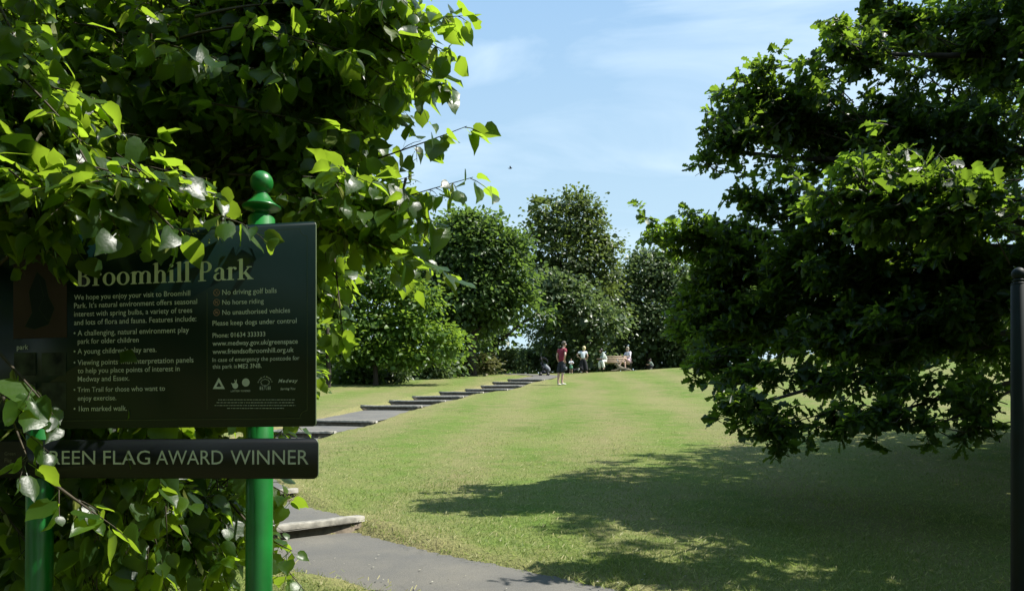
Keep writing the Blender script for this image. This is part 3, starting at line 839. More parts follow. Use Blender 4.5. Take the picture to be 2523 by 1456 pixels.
# ------------------------------------------------------------------ oak on the right
OT = Vector((9.2, 9.6, float(H(9.2, 9.6))))
oak = thing('oak_tree', OT, 'large dark oak with lobed leaves and low spreading boughs over the shaded lawn', 'tree')
leaf_parts, twig_parts = [], []
OB = [  # px, py, Y, rx, ry, depth, twigs
    (2420, 130, 8.6, 230, 190, 1.6, 520), (2270, 70, 8.4, 100, 80, .8, 130), (2200, 40, 8.4, 50, 60, .4, 36), (2170, 130, 8.0, 80, 45, .4, 64), (2090, 120, 8.0, 60, 32, .3, 34),
    (1880, 235, 8.0, 65, 38, .35, 48), (1930, 300, 8.2, 105, 60, .5, 110), (1855, 345, 8.0, 62, 38, .35, 52), (1790, 378, 7.9, 30, 18, .15, 8), (2010, 250, 8.1, 70, 55, .4, 52), (2050, 330, 8.3, 150, 75, .6, 170),
    (2230, 300, 8.4, 170, 110, .9, 260), (2420, 360, 8.4, 170, 130, 1.1, 320), (2190, 400, 8.2, 120, 50, .5, 100),
    (1940, 478, 7.8, 18, 32, .12, 10), (1965, 515, 7.9, 55, 35, .3, 40), (1868, 498, 7.8, 28, 15, .1, 9), (2085, 548, 7.8, 115, 42, .5, 90), (2110, 455, 5.4, 45, 42, .25, 16),
    (2240, 505, 5.6, 130, 50, .5, 96), (2400, 525, 5.4, 150, 60, .5, 130), (2300, 440, 5.4, 30, 28, .15, 7), (2240, 520, 7.2, 150, 60, .5, 90), (2420, 520, 7.0, 130, 75, .5, 110),
    (1655, 578, 8.9, 40, 24, .2, 20), (1740, 600, 8.9, 65, 38, .35, 48), (1830, 590, 8.8, 80, 38, .4, 66), (1850, 660, 8.8, 150, 75, .8, 190), (2050, 670, 8.2, 200, 120, 1.1, 360), (2290, 680, 7.8, 220, 140, 1.2, 420),
    (2460, 720, 7.4, 120, 200, 1.0, 280), (1780, 740, 9.0, 110, 90, .7, 150), (1900, 790, 8.6, 190, 90, 1.0, 270), (2130, 830, 8.0, 220, 90, 1.1, 320), (2330, 815, 7.6, 200, 40, .9, 150), (1770, 830, 9.0, 90, 60, .5, 80),
    (1790, 900, 8.4, 70, 32, .3, 40), (1900, 925, 7.9, 120, 36, .5, 44), (2070, 935, 7.5, 140, 36, .6, 44), (2250, 950, 7.1, 130, 40, .6, 36), (2420, 960, 6.9, 90, 40, .5, 26),
    (1830, 1010, 7.2, 60, 22, .2, 20), (1930, 1040, 7.0, 80, 28, .3, 36), (2100, 1035, 6.9, 120, 24, .4, 34), (2280, 1045, 6.7, 100, 24, .35, 30), (2430, 1025, 6.6, 90, 30, .35, 26),
]
for k, (px, py, Y, rx, ry, rd, n) in enumerate(OB):
    c, r = bpos((px, py, Y, rx, ry, rd))
    n = int(n * 1.15); nbg = max(2, n // 9)
    st, q0 = ball_points(nbg, c, tuple(v * .85 for v in r), .8)
    bd_ = norm(np.stack([RG.normal(-.75, .35, nbg), RG.normal(-.05, .5, nbg), RG.normal(.04, .28, nbg)], -1))
    bl_ = RG.uniform(.30, .75, nbg)
    which = RG.integers(0, nbg, n); tt_ = RG.random(n) ** .8
    pts = st[which] + bd_[which] * (bl_[which] * (tt_ - .35))[:, None] + RG.normal(0, .045, (n, 3))
    q = bd_[which]
    twig_parts.append(tube_batch(st - bd_ * (bl_ * .45)[:, None], bd_, bl_ * 1.1, .05, .006, .002, seg=4, sides=4))
    d = norm(q * np.array([.9, .6, .5]) + np.array([-.35, -.1, .05]) + RG.normal(0, .45, (n, 3)))
    Lg = RG.uniform(.07, .18, n)
    leaf_parts.append(leafy(pts, d, Lg, 8, .096, T_OAK, sagk=.1, droop=.15, upn=.7, spread=.8, rnd=.6, stalk=.05))
    twig_parts.append(tube_batch(pts, d, Lg, .1, .004, .002))
    m = RG.random(n) < .10
    bb = pts[m]; back = norm(norm(np.array([OT.x, OT.y, OT.z + 2.5]) - bb) + RG.normal(0, .35, bb.shape))
    twig_parts.append(tube_batch(bb, back, RG.uniform(.15, .35, m.sum()), .05, .004, .007, seg=3))
OUTB = [((8.4, 9.6, 6.6), (2.6, 3.4, 1.8), 760), ((9.4, 9.6, 5.0), (3.4, 4.6, 3.2), 1500), ((10.2, 9.4, 9.2), (3.2, 3.8, 2.6), 620), ((6.0, 5.4, 4.2), (2.0, 1.7, 1.1), 520), ((6.5, 6.6, 4.9), (1.5, 1.2, .8), 260), ((5.0, 4.4, 3.6), (1.1, .9, .8), 260), ((6.5, 8.2, 8.0), (1.3, 2.8, .7), 300), ((4.5, 3.2, 3.5), (.9, .5, .8), 170), ((6.8, 7.4, 5.6), (1.9, 1.6, .8), 360), ((9.2, 13.2, 4.6), (2.6, 2.2, 1.7), 480), ((8.4, 5.0, 4.6), (2.8, 2.4, 2.4), 620), ((6.0, 11.4, 3.5), (1.9, 1.6, .9), 200), ((7.6, 1.2, 4.2), (2.8, 2.6, 2.2), 520), ((6.6, -2.4, 3.8), (2.6, 2.0, 2.2), 420), ((5.6, 3.0, 4.0), (1.7, 1.2, .9), 200), ((2.6, -1.2, 5.4), (2.6, 2.2, 1.1), 620), ((3.0, -4.6, 3.2), (3.0, 1.5, 3.0), 760), ((7.6, 3.6, 2.0), (2.2, 1.6, 1.6), 330), ((8.6, -1.0, 1.8), (1.6, 3.0, 1.8), 300)]  # unseen oak crown; masses over and behind the camera added to block skylight
for c, r, n in OUTB:
    pts, q = ball_points(n, c, r, .5)
    d = norm(q + RG.normal(0, .5, (n, 3)))
    leaf_parts.append(leafy(pts, d, RG.uniform(.3, .5, n), 8, .17, T_OAK, sagk=.1, droop=.15, upn=.7, spread=.8, rnd=.6, stalk=.05))
OSH = [((1800, 380, 8), (1725, 385, 7.9), .0), ((1790, 360, 8), (1735, 355, 7.9), -.04), ((1800, 420, 8), (1745, 405, 7.9), .02), ((1830, 290, 8), (1765, 285, 7.9), 0), ((1820, 240, 8), (1770, 222, 7.9), -.02), ((1850, 220, 8), (1815, 190, 7.9), 0),
       ((1880, 215, 8), (1860, 188, 7.9), 0), ((2000, 210, 8), (1950, 150, 7.9), -.02), ((2000, 220, 8), (2012, 148, 7.9), 0), ((2080, 230, 8), (2040, 190, 7.9), 0), ((2090, 130, 8), (2038, 75, 7.9), -.03), ((2110, 150, 8), (2050, 110, 7.9), 0),
       ((2180, 60, 8.3), (2150, -10, 8.2), 0), ((2200, 100, 8.3), (2165, 60, 8.2), 0), ((1950, 400, 8), (1975, 420, 7.9), .05), ((1900, 380, 8), (1880, 410, 7.9), .05), ((1930, 380, 8), (1940, 412, 7.9), .05), ((1950, 520, 7.9), (1936, 440, 7.8), 0), ((1950, 510, 7.9), (1895, 495, 7.8), 0),
       ((1920, 500, 7.9), (1842, 480, 7.8), 0), ((1890, 505, 7.9), (1845, 515, 7.8), .02), ((1720, 580, 8.9), (1620, 560, 8.8), 0), ((1700, 590, 8.9), (1635, 600, 8.8), .03), ((1690, 580, 8.9), (1660, 552, 8.8), 0), ((1760, 590, 8.9), (1735, 556, 8.8), 0), ((1850, 580, 8.9), (1830, 556, 8.8), 0),
       ((1760, 900, 8.5), (1695, 905, 8.3), 0), ((1780, 930, 8.4), (1705, 935, 8.2), .03), ((1830, 1010, 7.2), (1765, 1035, 7.1), 0), ((1850, 1000, 7.2), (1785, 1000, 7.1), 0), ((1880, 1020, 7.2), (1810, 1050, 7.1), .02), ((1920, 1040, 7.1), (1890, 1070, 7.0), .05), ((2000, 1050, 7.0), (1985, 1085, 6.9), .05),
       ((2080, 1050, 7.0), (2070, 1085, 6.9), .05), ((2160, 1050, 6.9), (2160, 1095, 6.8), .05), ((2280, 1050, 6.8), (2290, 1095, 6.7), .05), ((2380, 1050, 6.7), (2370, 1085, 6.6), .05), ((2120, 450, 5.4), (2085, 395, 5.35), 0), ((2130, 440, 5.4), (2120, 388, 5.35), 0), ((2290, 440, 5.4), (2280, 400, 5.35), 0), ((2300, 450, 5.4), (2320, 410, 5.35), 0), ((2400, 480, 5.4), (2420, 440, 5.35), 0)]
for a, b, sg_ in OSH:
    p0, p1 = np.array(P(*a)), np.array(P(*b)); L_ = np.linalg.norm(p1 - p0); ax = (p1 - p0) / L_; ns = max(3, int(L_ / .05))
    p0 = p0 - ax * .15; L_ += .15
    twig_parts.append(tube_batch(p0[None], ax[None], np.array([L_]), sg_, .008, .002, seg=5, sides=4))
    tt = np.linspace(.1, .95, ns) + RG.normal(0, .03, ns)
    bp_ = p0 + ax * (tt * L_)[:, None]
    d = norm(ax * .6 + RG.normal(0, .7, (ns, 3)))
    Lg = RG.uniform(.05, .14, ns) * (1.2 - .6 * tt)
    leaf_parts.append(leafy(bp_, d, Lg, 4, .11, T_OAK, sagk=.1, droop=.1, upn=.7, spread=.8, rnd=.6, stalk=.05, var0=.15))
    twig_parts.append(tube_batch(bp_, d, Lg, .1, .003, .0015))
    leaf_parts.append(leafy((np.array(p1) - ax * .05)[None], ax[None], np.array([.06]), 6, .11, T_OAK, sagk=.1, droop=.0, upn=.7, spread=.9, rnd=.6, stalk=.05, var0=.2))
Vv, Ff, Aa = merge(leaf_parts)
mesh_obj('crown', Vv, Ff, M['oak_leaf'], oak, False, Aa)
Vv, Ff, Aa = merge(twig_parts)
mesh_obj('twigs', Vv, Ff, M['twig'], oak, True)
mb = MB()
mb.tube(*limb(OT - Vector((0, 0, .4)), OT + Vector((.2, 0, 8.5)), .38, .14, 12, 0, .02, 5), n=16)
for k, (a, zb, r_) in enumerate([((1780, 370, 8.0), 2.6, .085), ((1680, 590, 8.9), 2.1, .08), ((2100, 130, 8.0), 4.0, .07), ((1850, 1000, 7.3), 1.6, .06), ((2380, 868, 7.4), 1.7, .05), ((1930, 500, 7.9), 2.4, .06), ((2150, 500, 5.5), 2.2, .05), ((1780, 850, 8.8), 1.8, .055), ((2200, 60, 8.4), 5.0, .07), ((2100, 1050, 6.9), 1.4, .045), ((2300, 1050, 6.7), 1.4, .04)]):
    mb.tube(*limb((OT.x, OT.y, OT.z + zb), P(*a), r_, r_ * .22, 10, .05, .07, k + 50), n=8)
mb.build('trunk', M['bark'], oak, True)

# ------------------------------------------------------------------ trees and shrubs up the hill
TREES = []
def far_tree(name, label, cat, px, Y, blobs, leaf, mat, dens=1.0, trunk_r=.2, limbs=True, group=None, rd=None, seed=0, fork=.45, leanpx=0):
    base = on_ground(px, Y)
    root = thing(name, base, label, cat, group)
    parts = []
    for bx, by, rx, ry, *rest in blobs:
        dY = rest[0] if rest else 0.0
        c, r = bpos((bx, by, Y + dY, rx, ry, (rd or 1.0) * (rx + ry) * .5 / F * Y))
        vol = (r[0] * r[1] + r[0] * r[2] + r[1] * r[2]) / 3
        nc = int(max(10, vol * 38 * dens / (leaf / .2) ** 2))
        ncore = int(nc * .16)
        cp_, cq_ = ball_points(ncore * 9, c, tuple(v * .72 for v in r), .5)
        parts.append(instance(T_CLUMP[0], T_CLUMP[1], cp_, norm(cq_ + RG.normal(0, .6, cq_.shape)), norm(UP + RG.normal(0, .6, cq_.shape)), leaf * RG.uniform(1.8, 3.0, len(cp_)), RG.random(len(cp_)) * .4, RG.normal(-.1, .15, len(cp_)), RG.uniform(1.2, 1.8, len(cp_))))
        pts, q = ball_points(nc, c, r, .34)
        pts = np.array(c) + (pts - np.array(c)) * np.clip(outline_noise(pts * .8, .17), .6, 1.14)[:, None]
        K = 15
        sp = leaf * RG.uniform(1.6, 3.0, nc)
        off = np.clip(RG.normal(0, 1, (nc, K, 3)), -1.35, 1.35) * sp[:, None, None] * np.array([1, 1, .50])
        pos = (pts[:, None, :] + off).reshape(-1, 3)
        dd = norm(off + q[:, None, :] * leaf * 2.5 + RG.normal(0, .5 * leaf, off.shape) - UP * leaf * .8).reshape(-1, 3)
        nn = norm(UP * 1.0 + np.repeat(q, K, 0) * .6 + RG.normal(0, .55, dd.shape))
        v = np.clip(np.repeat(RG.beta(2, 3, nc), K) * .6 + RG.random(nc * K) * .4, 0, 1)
        parts.append(instance(T_CLUMP[0], T_CLUMP[1], pos, dd, nn, leaf * RG.uniform(.7, 1.35, nc * K), v, RG.normal(-.1, .15, nc * K), RG.uniform(.9, 1.5, nc * K)))
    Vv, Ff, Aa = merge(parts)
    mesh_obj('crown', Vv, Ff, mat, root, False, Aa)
    if trunk_r:
        mb = MB(); cs = [P(b[0], b[1], Y + (b[4] if len(b) > 4 else 0)) for b in blobs]
        topz = max(c.z for c in cs); ht = topz - base.z
        fz = base.z + ht * fork
        top = Vector((base.x + leanpx / F * Y, Y, fz))
        pts, rad = limb(base - Vector((0, 0, .3)), top, trunk_r, trunk_r * .62, 7, 0, .03, seed); rad[0] *= 1.35
        mb.tube(pts, rad, n=10)
        if limbs:
            for k, c in enumerate(cs):
                t = min(.95, max(.35, (c.z - base.z) / ht * .7)); st = (base - Vector((0, 0, .3))).lerp(top, min(1, t / fork * .8))
                mb.tube(*limb(st, c, trunk_r * .42, trunk_r * .1, 6, .03, .08, seed + k + 1), n=6)
        mb.build('trunk', M['bark'], root, True)
    TREES.append(root)
    return root

far_tree('sycamore_tree', 'broad dense dark green tree with forked trunk, left of the gap of sky', 'tree', 1162, 43,
         [(1165, 620, 105, 85), (1215, 590, 68, 55), (1120, 575, 70, 45), (1075, 610, 70, 60), (1262, 680, 48, 75), (1150, 755, 130, 70), (1060, 720, 95, 80), (1225, 760, 60, 50), (1160, 548, 60, 24), (1120, 850, 100, 45, 2), (1275, 610, 30, 40), (1180, 700, 110, 70), (1275, 740, 40, 34)],
         .20, M['broad_leaf'], .9, .27, seed=11, fork=.5, leanpx=6)
far_tree('maple_tree', 'bright yellow-green bushy tree with layered sprays, right behind the board edge', 'tree', 925, 33,
         [(850, 705, 100, 70), (940, 690, 85, 55), (900, 790, 120, 50), (1000, 810, 105, 50), (1095, 845, 52, 42), (880, 860, 100, 40), (990, 880, 95, 30), (800, 780, 60, 90), (840, 640, 70, 50), (1020, 740, 75, 55), (930, 630, 60, 40)],
         .15, M['bright_leaf'], .75, .11, seed=21, fork=.55)
far_tree('maple_tree', 'green tree with a thin bare trunk in deep shade, behind the big board', 'tree', 808, 31,
         [(700, 740, 110, 110), (760, 850, 90, 60), (600, 760, 110, 120), (700, 900, 80, 40), (640, 640, 90, 60)],
         .19, M['bright_leaf'], .8, .10, seed=22, fork=.5)
far_tree('hawthorn_tree', 'dark understorey tree hidden in shade between the bright tree and the sycamore', 'tree', 1035, 40,
         [(1000, 880, 110, 50), (880, 890, 110, 50), (1080, 900, 60, 40), (780, 900, 80, 60), (930, 930, 60, 20)],
         .22, M['broad_leaf'], 1.1, .12, seed=23, fork=.5)
far_tree('plane_tree', 'tallest tree on the skyline with an uneven olive-tinted crown, middle of the picture', 'tree', 1402, 54,
         [(1405, 505, 44, 36), (1450, 520, 34, 42), (1332, 512, 34, 32), (1385, 560, 72, 50), (1470, 585, 44, 45), (1322, 575, 38, 42), (1405, 640, 105, 60), (1320, 655, 46, 42), (1490, 655, 42, 45), (1345, 730, 72, 50), (1465, 735, 85, 65), (1395, 815, 110, 44), (1300, 705, 36, 30), (1340, 800, 30, 26), (1510, 600, 16, 22), (1430, 480, 12, 14)],
         .20, M['olive_leaf'], .7, .26, seed=31, fork=.62)
far_tree('whitebeam_tree', 'grey-green tree with low sprays against the sky gap, in front of the tallest tree', 'tree', 1440, 51,
         [(1420, 760, 70, 60), (1350, 720, 50, 35), (1480, 800, 70, 60), (1400, 850, 60, 30), (1380, 700, 60, 30), (1345, 852, 22, 14), (1440, 870, 70, 28)],
         .22, M['grey_leaf'], .75, .16, seed=33, fork=.45)
far_tree('whitebeam_tree', 'rounded grey-green tree standing behind the bench', 'tree', 1600, 57,
         [(1605, 665, 70, 52), (1555, 710, 60, 60), (1655, 700, 75, 62), (1540, 790, 65, 65), (1620, 790, 110, 70), (1710, 750, 80, 90), (1560, 860, 95, 44), (1680, 860, 90, 44), (1580, 630, 30, 18), (1510, 730, 34, 40), (1640, 640, 40, 24)],
         .21, M['grey_leaf'], .85, .24, seed=35, fork=.45)
far_tree('broadleaf_tree', 'dark tree filling the background behind the oak, right of the bench', 'tree', 1790, 60,
         [(1780, 720, 110, 90), (1880, 760, 130, 90), (1780, 830, 120, 50), (1960, 800, 100, 70), (1700, 880, 60, 26)],
         .34, M['broad_leaf'], .9, .24, seed=41)
far_tree('broadleaf_tree', 'far dark tree seen only through holes in the oak crown', 'tree', 2150, 68,
         [(2100, 760, 130, 80), (2260, 780, 130, 60), (2400, 780, 130, 60), (2180, 820, 200, 40)],
         .40, M['broad_leaf'], .8, .24, seed=43)
far_tree('sycamore_tree', 'stout dark trunk and drooping crown just left of the sky gap, behind the broad tree', 'tree', 1212, 49,
         [(1205, 760, 50, 60), (1222, 828, 26, 20), (1180, 840, 46, 34), (1330, 770, 26, 18)],
         .30, M['broad_leaf'], .9, .30, seed=45, fork=.4)
SHR = [(1245, 886, 50, 46, 26, 'shrub_leaf', 'yellow-green scrubby bush at the tree edge, left end of the bush line'),
       (1300, 884, 54, 40, 28, 'grey_leaf', 'grey-green bush just left of the pushchair'),
       (1345, 876, 56, 42, 34, 'shrub_leaf', 'pale green bush rising behind the pushchair'),
       (1385, 888, 57, 40, 26, 'shrub_leaf', 'pale green bush directly behind the standing man'),
       (1325, 870, 66, 40, 13, 'grey_leaf', 'far silvery bush under the sky gap'),
       (1130, 905, 43, 44, 24, 'rust_leaf', 'rusty brown-green bush at the foot of the sycamore'),
       (1185, 900, 46, 36, 24, 'rust_leaf', 'brownish bush between the sycamore trunk and the bush line'),
       (1060, 912, 39, 32, 22, 'grey_leaf', 'small pale-leaved bush in the shade, right of the bright tree'),
       (965, 918, 35, 30, 20, 'grey_leaf', 'pale-leaved bush in shade under the bright tree'),
       (1262, 872, 70, 34, 12, 'grey_leaf', 'far bush low on the skyline beside the stout trunk'),
       (1430, 892, 60, 50, 26, 'shrub_leaf', 'green bush behind the child and the blonde woman'),
       (1640, 892, 60, 70, 24, 'broad_leaf', 'dark hedge bush behind the right end of the bench'),
       (1540, 890, 60, 70, 26, 'broad_leaf', 'dark hedge bush directly behind the bench'),
       (880, 925, 34, 60, 22, 'broad_leaf', 'dark low bush beside the board edge'),
       (1290, 908, 64, 40, 16, 'broad_leaf', 'low dark bush closing the skyline left of the pushchair'),
       (1360, 906, 64, 40, 16, 'shrub_leaf', 'low green bush closing the skyline between pushchair and man'),
       (1470, 900, 66, 50, 20, 'broad_leaf', 'low dark bush between the blonde woman and the bench'),
       (1220, 915, 62, 44, 16, 'broad_leaf', 'low dark bush beside the stout trunk at the lawn edge'),
       (1710, 880, 64, 50, 24, 'broad_leaf', 'dark bush right of the crouching figure, partly behind oak leaves'),
       (1160, 925, 52, 44, 14, 'broad_leaf', 'low dark bush in the shade at the sycamore foot')]
for i, (px, py, Y, rx, ry, mt, lab) in enumerate(SHR):
    if not mt: continue
    far_tree('shrub', lab, 'bush', px, Y, [(px, py, rx * .75, ry), (px - rx * .6, py + ry * .35, rx * .45, ry * .6), (px + rx * .6, py + ry * .3, rx * .45, ry * .65), (px + rx * .1, py - ry * .5, rx * .35, ry * .4)],
             .17, M[mt], .85, .05, seed=60 + i, group='bushes along the top of the lawn', fork=.4)

# ------------------------------------------------------------------ grass, clippings
def scatter(n, ylo, yhi, pw):
    u = RG.random(n); y = (ylo ** (1 - pw) + u * (yhi ** (1 - pw) - ylo ** (1 - pw))) ** (1 / (1 - pw))
    x = RG.uniform(-.68, .68, n) * y
    return x, y
x, y = scatter(230000, 4.3, 20, 1.7)
dq, zq = path_query(x, y)
dens = .5 + .5 * np.sin(x * 2.1 + np.sin(y * 1.7)) * np.sin(y * 1.3 + x)
keep = (dq > .07 - .10 * RG.random(len(x)) ** 2) & (RG.random(len(x)) < .45 + .55 * dens)
x, y, dq = x[keep], y[keep], dq[keep]
z = H(x, y) + np.where(dq < .2, -.03 * (1 - dq / .2), .0)
n = len(x)
hgt = RG.gamma(3.2, .0060, n) * np.clip(1.25 - y / 18, .25, 1) * (1 + .5 * (dens[keep] > .8)) * (1 + y * .02)
lean = RG.normal(0, .75, (n, 2)) * hgt[:, None]
wd = .0022 + .0007 * y * .35
a = RG.uniform(0, math.pi, n)
V = np.zeros((n, 3, 3))
V[:, 0] = np.stack([x - np.cos(a) * wd, y - np.sin(a) * wd, z - .004], -1)
V[:, 1] = np.stack([x + np.cos(a) * wd, y + np.sin(a) * wd, z - .004], -1)
V[:, 2] = np.stack([x + lean[:, 0], y + lean[:, 1], z + hgt], -1)
strawy = .5 + .5 * np.sin(x * .9 + 2 * np.sin(y * .6)) 
var = np.clip(RG.beta(1.6, 2.2, n) * .9 + .28 * strawy + .42 * np.exp(-np.maximum(dq, 0) / .18) - .10, 0, 1)
g = mesh_obj('grass', V.reshape(-1, 3), (np.arange(3 * n), np.full(n, 3)), M['grass_blade'], None, False, np.repeat(var, 3))
tag(g, 'short mown grass with dry straw tips', 'grass', kind='stuff')
# loose clippings and little fallen blossoms
x, y = scatter(9000, 4.5, 15, 1.5)
dq, zq = path_query(x, y)
kp = (dq > -.05) & (RG.random(len(x)) < .8)
x, y = x[kp], y[kp]; n = len(x)
z = H(x, y) + .012; a = RG.uniform(0, math.pi, n); L_ = RG.uniform(.015, .05, n); w_ = .0022
dx, dy = np.cos(a) * L_, np.sin(a) * L_; qx, qy = -np.sin(a) * w_, np.cos(a) * w_
V = np.stack([np.stack([x - qx, y - qy, z], -1), np.stack([x + qx, y + qy, z + .004], -1), np.stack([x + dx + qx, y + dy + qy, z + .02 + .15 * dy], -1), np.stack([x + dx - qx, y + dy - qy, z + .016 + .15 * dy], -1)], 1)
g = mesh_obj('grass_clippings', V.reshape(-1, 3), (np.arange(4 * n), np.full(n, 4)), M['grass_blade'], None, False, np.repeat(RG.uniform(.7, 1, n), 4))
tag(g, 'dry cut grass scattered on the lawn', 'clippings', kind='stuff')
x, y = scatter(520, 4.4, 14, 1.4)
dq, zq = path_query(x, y); kp = (dq < -.08) | (RG.random(len(x)) < .35)
x, y, dq, zq = x[kp], y[kp], dq[kp], zq[kp]; n = len(x)
z = np.where(dq < 0, zq + .025, H(x, y) + .03); s = RG.uniform(.006, .014, n); a = RG.uniform(0, 3.1, n)
c, sn = np.cos(a) * s, np.sin(a) * s
V = np.stack([np.stack([x - c, y - sn, z], -1), np.stack([x + sn * .5, y - c * .5, z + .003], -1), np.stack([x + c, y + sn, z + .002], -1), np.stack([x - sn * .5, y + c * .5, z + .004], -1)], 1)
g = mesh_obj('fallen_petals', V.reshape(-1, 3), (np.arange(4 * n), np.full(n, 4)), M['petal'])
tag(g, 'pale fallen blossom specks on the path and grass', 'petals', kind='stuff')

# ------------------------------------------------------------------ park sign
SX, SY, SK = -.818, 2.60, .168                  # right post axis and the way the boards turn
ux = Vector((1, -SK, 0)).normalized()           # along the board, to the right
un = Vector((-SK, -1, 0)).normalized()          # out of the board, towards the reader
gz = float(H(SX, SY))
sign = thing('park_sign', (SX, SY, gz), 'green two-post park notice board with a white-lettered panel and lower award plate', 'sign')
def S(px, py, off=0.0):
    """point of the board plane (offset outwards) seen at photo coordinate"""
    o = Vector((SX, SY, 0)) + un * (.048 + off)
    k = (px - CX) / F
    # X = k Y ; (X,Y) = o + t ux
    t = (k * o.y - o.x) / (ux.x - k * ux.y)
    Y = o.y + t * ux.y
    return Vector((o.x + t * ux.x, Y, EYE + (CY - py) / F * Y))
def U(px, off=0.0):
    p = S(px, 900, off); return (p - Vector((SX, SY, p.z))).dot(ux)
def pt(u, z, off): return Vector((SX, SY, 0)) + ux * u + un * (.048 + off) + Vector((0, 0, z))

def round_rect(u0, u1, z0, z1, r, n=6):
    out = []
    for cx_, cz_, a0 in ((u1 - r, z0 + r, -90), (u1 - r, z1 - r, 0), (u0 + r, z1 - r, 90), (u0 + r, z0 + r, 180)):
        for k in range(n + 1):
            a = D2R(a0 + 90 * k / n); out.append((cx_ + r * math.cos(a), cz_ + r * math.sin(a)))
    return out
def board(name, mat, px0, px1, py0, py1, r, th=.006, off=0, edge=True):
    u0, u1 = U(px0, off), U(px1, off)
    zt, zb = S(px1, py0, off).z, S(px1, py1, off).z
    loop = round_rect(u0, u1, zb, zt, r)
    n = len(loop); mb = MB()
    V = [pt(u, z, off) for u, z in loop] + [pt(u, z, off - th) for u, z in loop]
    Fc = [tuple(range(n)), tuple(reversed(range(n, 2 * n)))]
    mid = [0, 0]
    for i in range(n):
        j = (i + 1) % n; Fc.append((i, n + i, n + j, j)); mid.append(1)
    o = mesh_obj(name, V, Fc, mat, sign, mats=[mat, M['panel_edge']], midx=mid)
    return o, (u0, u1, zb, zt)

def curve_to_mesh(cu):
    o = bpy.data.objects.new('tmp', cu); link(o)
    dg = bpy.context.evaluated_depsgraph_get()
    me = bpy.data.meshes.new_from_object(o.evaluated_get(dg))
    bpy.data.objects.remove(o)
    return me
class Flat:
    """lettering and marks on the board: 2-D polygons laid just proud of the face"""
    def __init__(s, off): s.v = []; s.f = []; s.off = off; s.k = 0
    def poly2(s, pts, faces=None, lift=None):
        b = len(s.v); o = s.off + (lift if lift is not None else 0)
        s.v += [tuple(pt(u, z, o)) for u, z in pts]
        s.f += [tuple(b + i for i in f) for f in (faces or [tuple(range(len(pts)))])]
    def text(s, body, px0, px1, py, weight=0.0, shear=0.0, hscale=None, spacing=1.0):
        cu = bpy.data.curves.new('t', 'FONT'); cu.body = body; cu.size = 1; cu.resolution_u = 3; cu.offset = weight; cu.shear = shear; cu.space_character = spacing
        me = curve_to_mesh(cu)
        co = np.array([v.co[:] for v in me.vertices])
        x0, x1 = co[:, 0].min(), co[:, 0].max()
        u0, u1 = U(px0), U(px1); k = (u1 - u0) / (x1 - x0)
        z = S((px0 + px1) / 2, py).z
        kz = k if hscale is None else hscale
        s.poly2([(u0 + (c[0] - x0) * k, z + c[1] * kz) for c in co], [tuple(p.vertices) for p in me.polygons])
        bpy.data.meshes.remove(me)
    def line(s, pts, w, closed=False, lift=0):
        n = len(pts)
        for i in range(n if closed else n - 1):
            a, b = pts[i], pts[(i + 1) % n]
            dx, dz = b[0] - a[0], b[1] - a[1]; L = math.hypot(dx, dz) + 1e-9; nx_, nz_ = -dz / L * w / 2, dx / L * w / 2
            ex, ez = dx / L * w * .3, dz / L * w * .3
            s.poly2([(a[0] - nx_ - ex, a[1] - nz_ - ez), (b[0] - nx_ + ex, b[1] - nz_ + ez), (b[0] + nx_ + ex, b[1] + nz_ + ez), (a[0] + nx_ - ex, a[1] + nz_ - ez)], lift=lift + 2e-5 * (i % 2))
    def disc(s, c, r, n=24, r2=None, lift=0, a0=0, a1=360):
        A = [D2R(a0 + (a1 - a0) * k / n) for k in range(n + 1)]
        if r2 is None: s.poly2([(c[0] + r * math.cos(a), c[1] + r * math.sin(a)) for a in A[:-1]], lift=lift)
        else:
            for p, q in zip(A[:-1], A[1:]):
                s.poly2([(c[0] + r * math.cos(p), c[1] + r * math.sin(p)), (c[0] + r * math.cos(q), c[1] + r * math.sin(q)), (c[0] + r2 * math.cos(q), c[1] + r2 * math.sin(q)), (c[0] + r2 * math.cos(p), c[1] + r2 * math.sin(p))], lift=lift)
    def build(s, name, mat, parent):
        return mesh_obj(name, s.v, s.f, mat, parent)
def uz(px, py): p = S(px, py); return ((p - Vector((SX, SY, p.z))).dot(ux), p.z)

panel, (pu0, pu1, pz0, pz1) = board('information_panel', M['sign_face'], -75, 778, 545, 1050, .012)
panel['label'] = 'dark green panel with white lettering, rules and logos'
plate, (au0, au1, az0, az1) = board('award_plate', M['award_face'], -60, 784, 1078.5, 1179.5, .02, off=.002)
for o in (panel, plate): o['_org'] = [0, 0, 0]
def child(o, parent):
    """turn an object already parented to the sign into a sub-part"""
    o.parent = parent; return o

# thin gold border with scooped corners
bl = Flat(.0008); m_ = .0145
b0, b1, c0, c1 = uz(757, 1029)[0], U(-55), uz(757, 1030)[1], uz(757, 563)[1]
rr = .024
path_ = []
def scoop(cx_, cz_, a0, a1): return [(cx_ + rr * math.cos(D2R(a0 + (a1 - a0) * k / 8)), cz_ + rr * math.sin(D2R(a0 + (a1 - a0) * k / 8))) for k in range(9)]
loop = scoop(b0, c0, 180, 90) + scoop(b0, c1, 270, 180) + scoop(b1, c1, 0, -90) + scoop(b1, c0, 90, 0)
bl.line(loop, .0011, True)
bl.line([uz(510.5, 722), uz(510.5, 1008)], .0011)
child(bl.build('border_line', M['gold_print'], sign), panel)

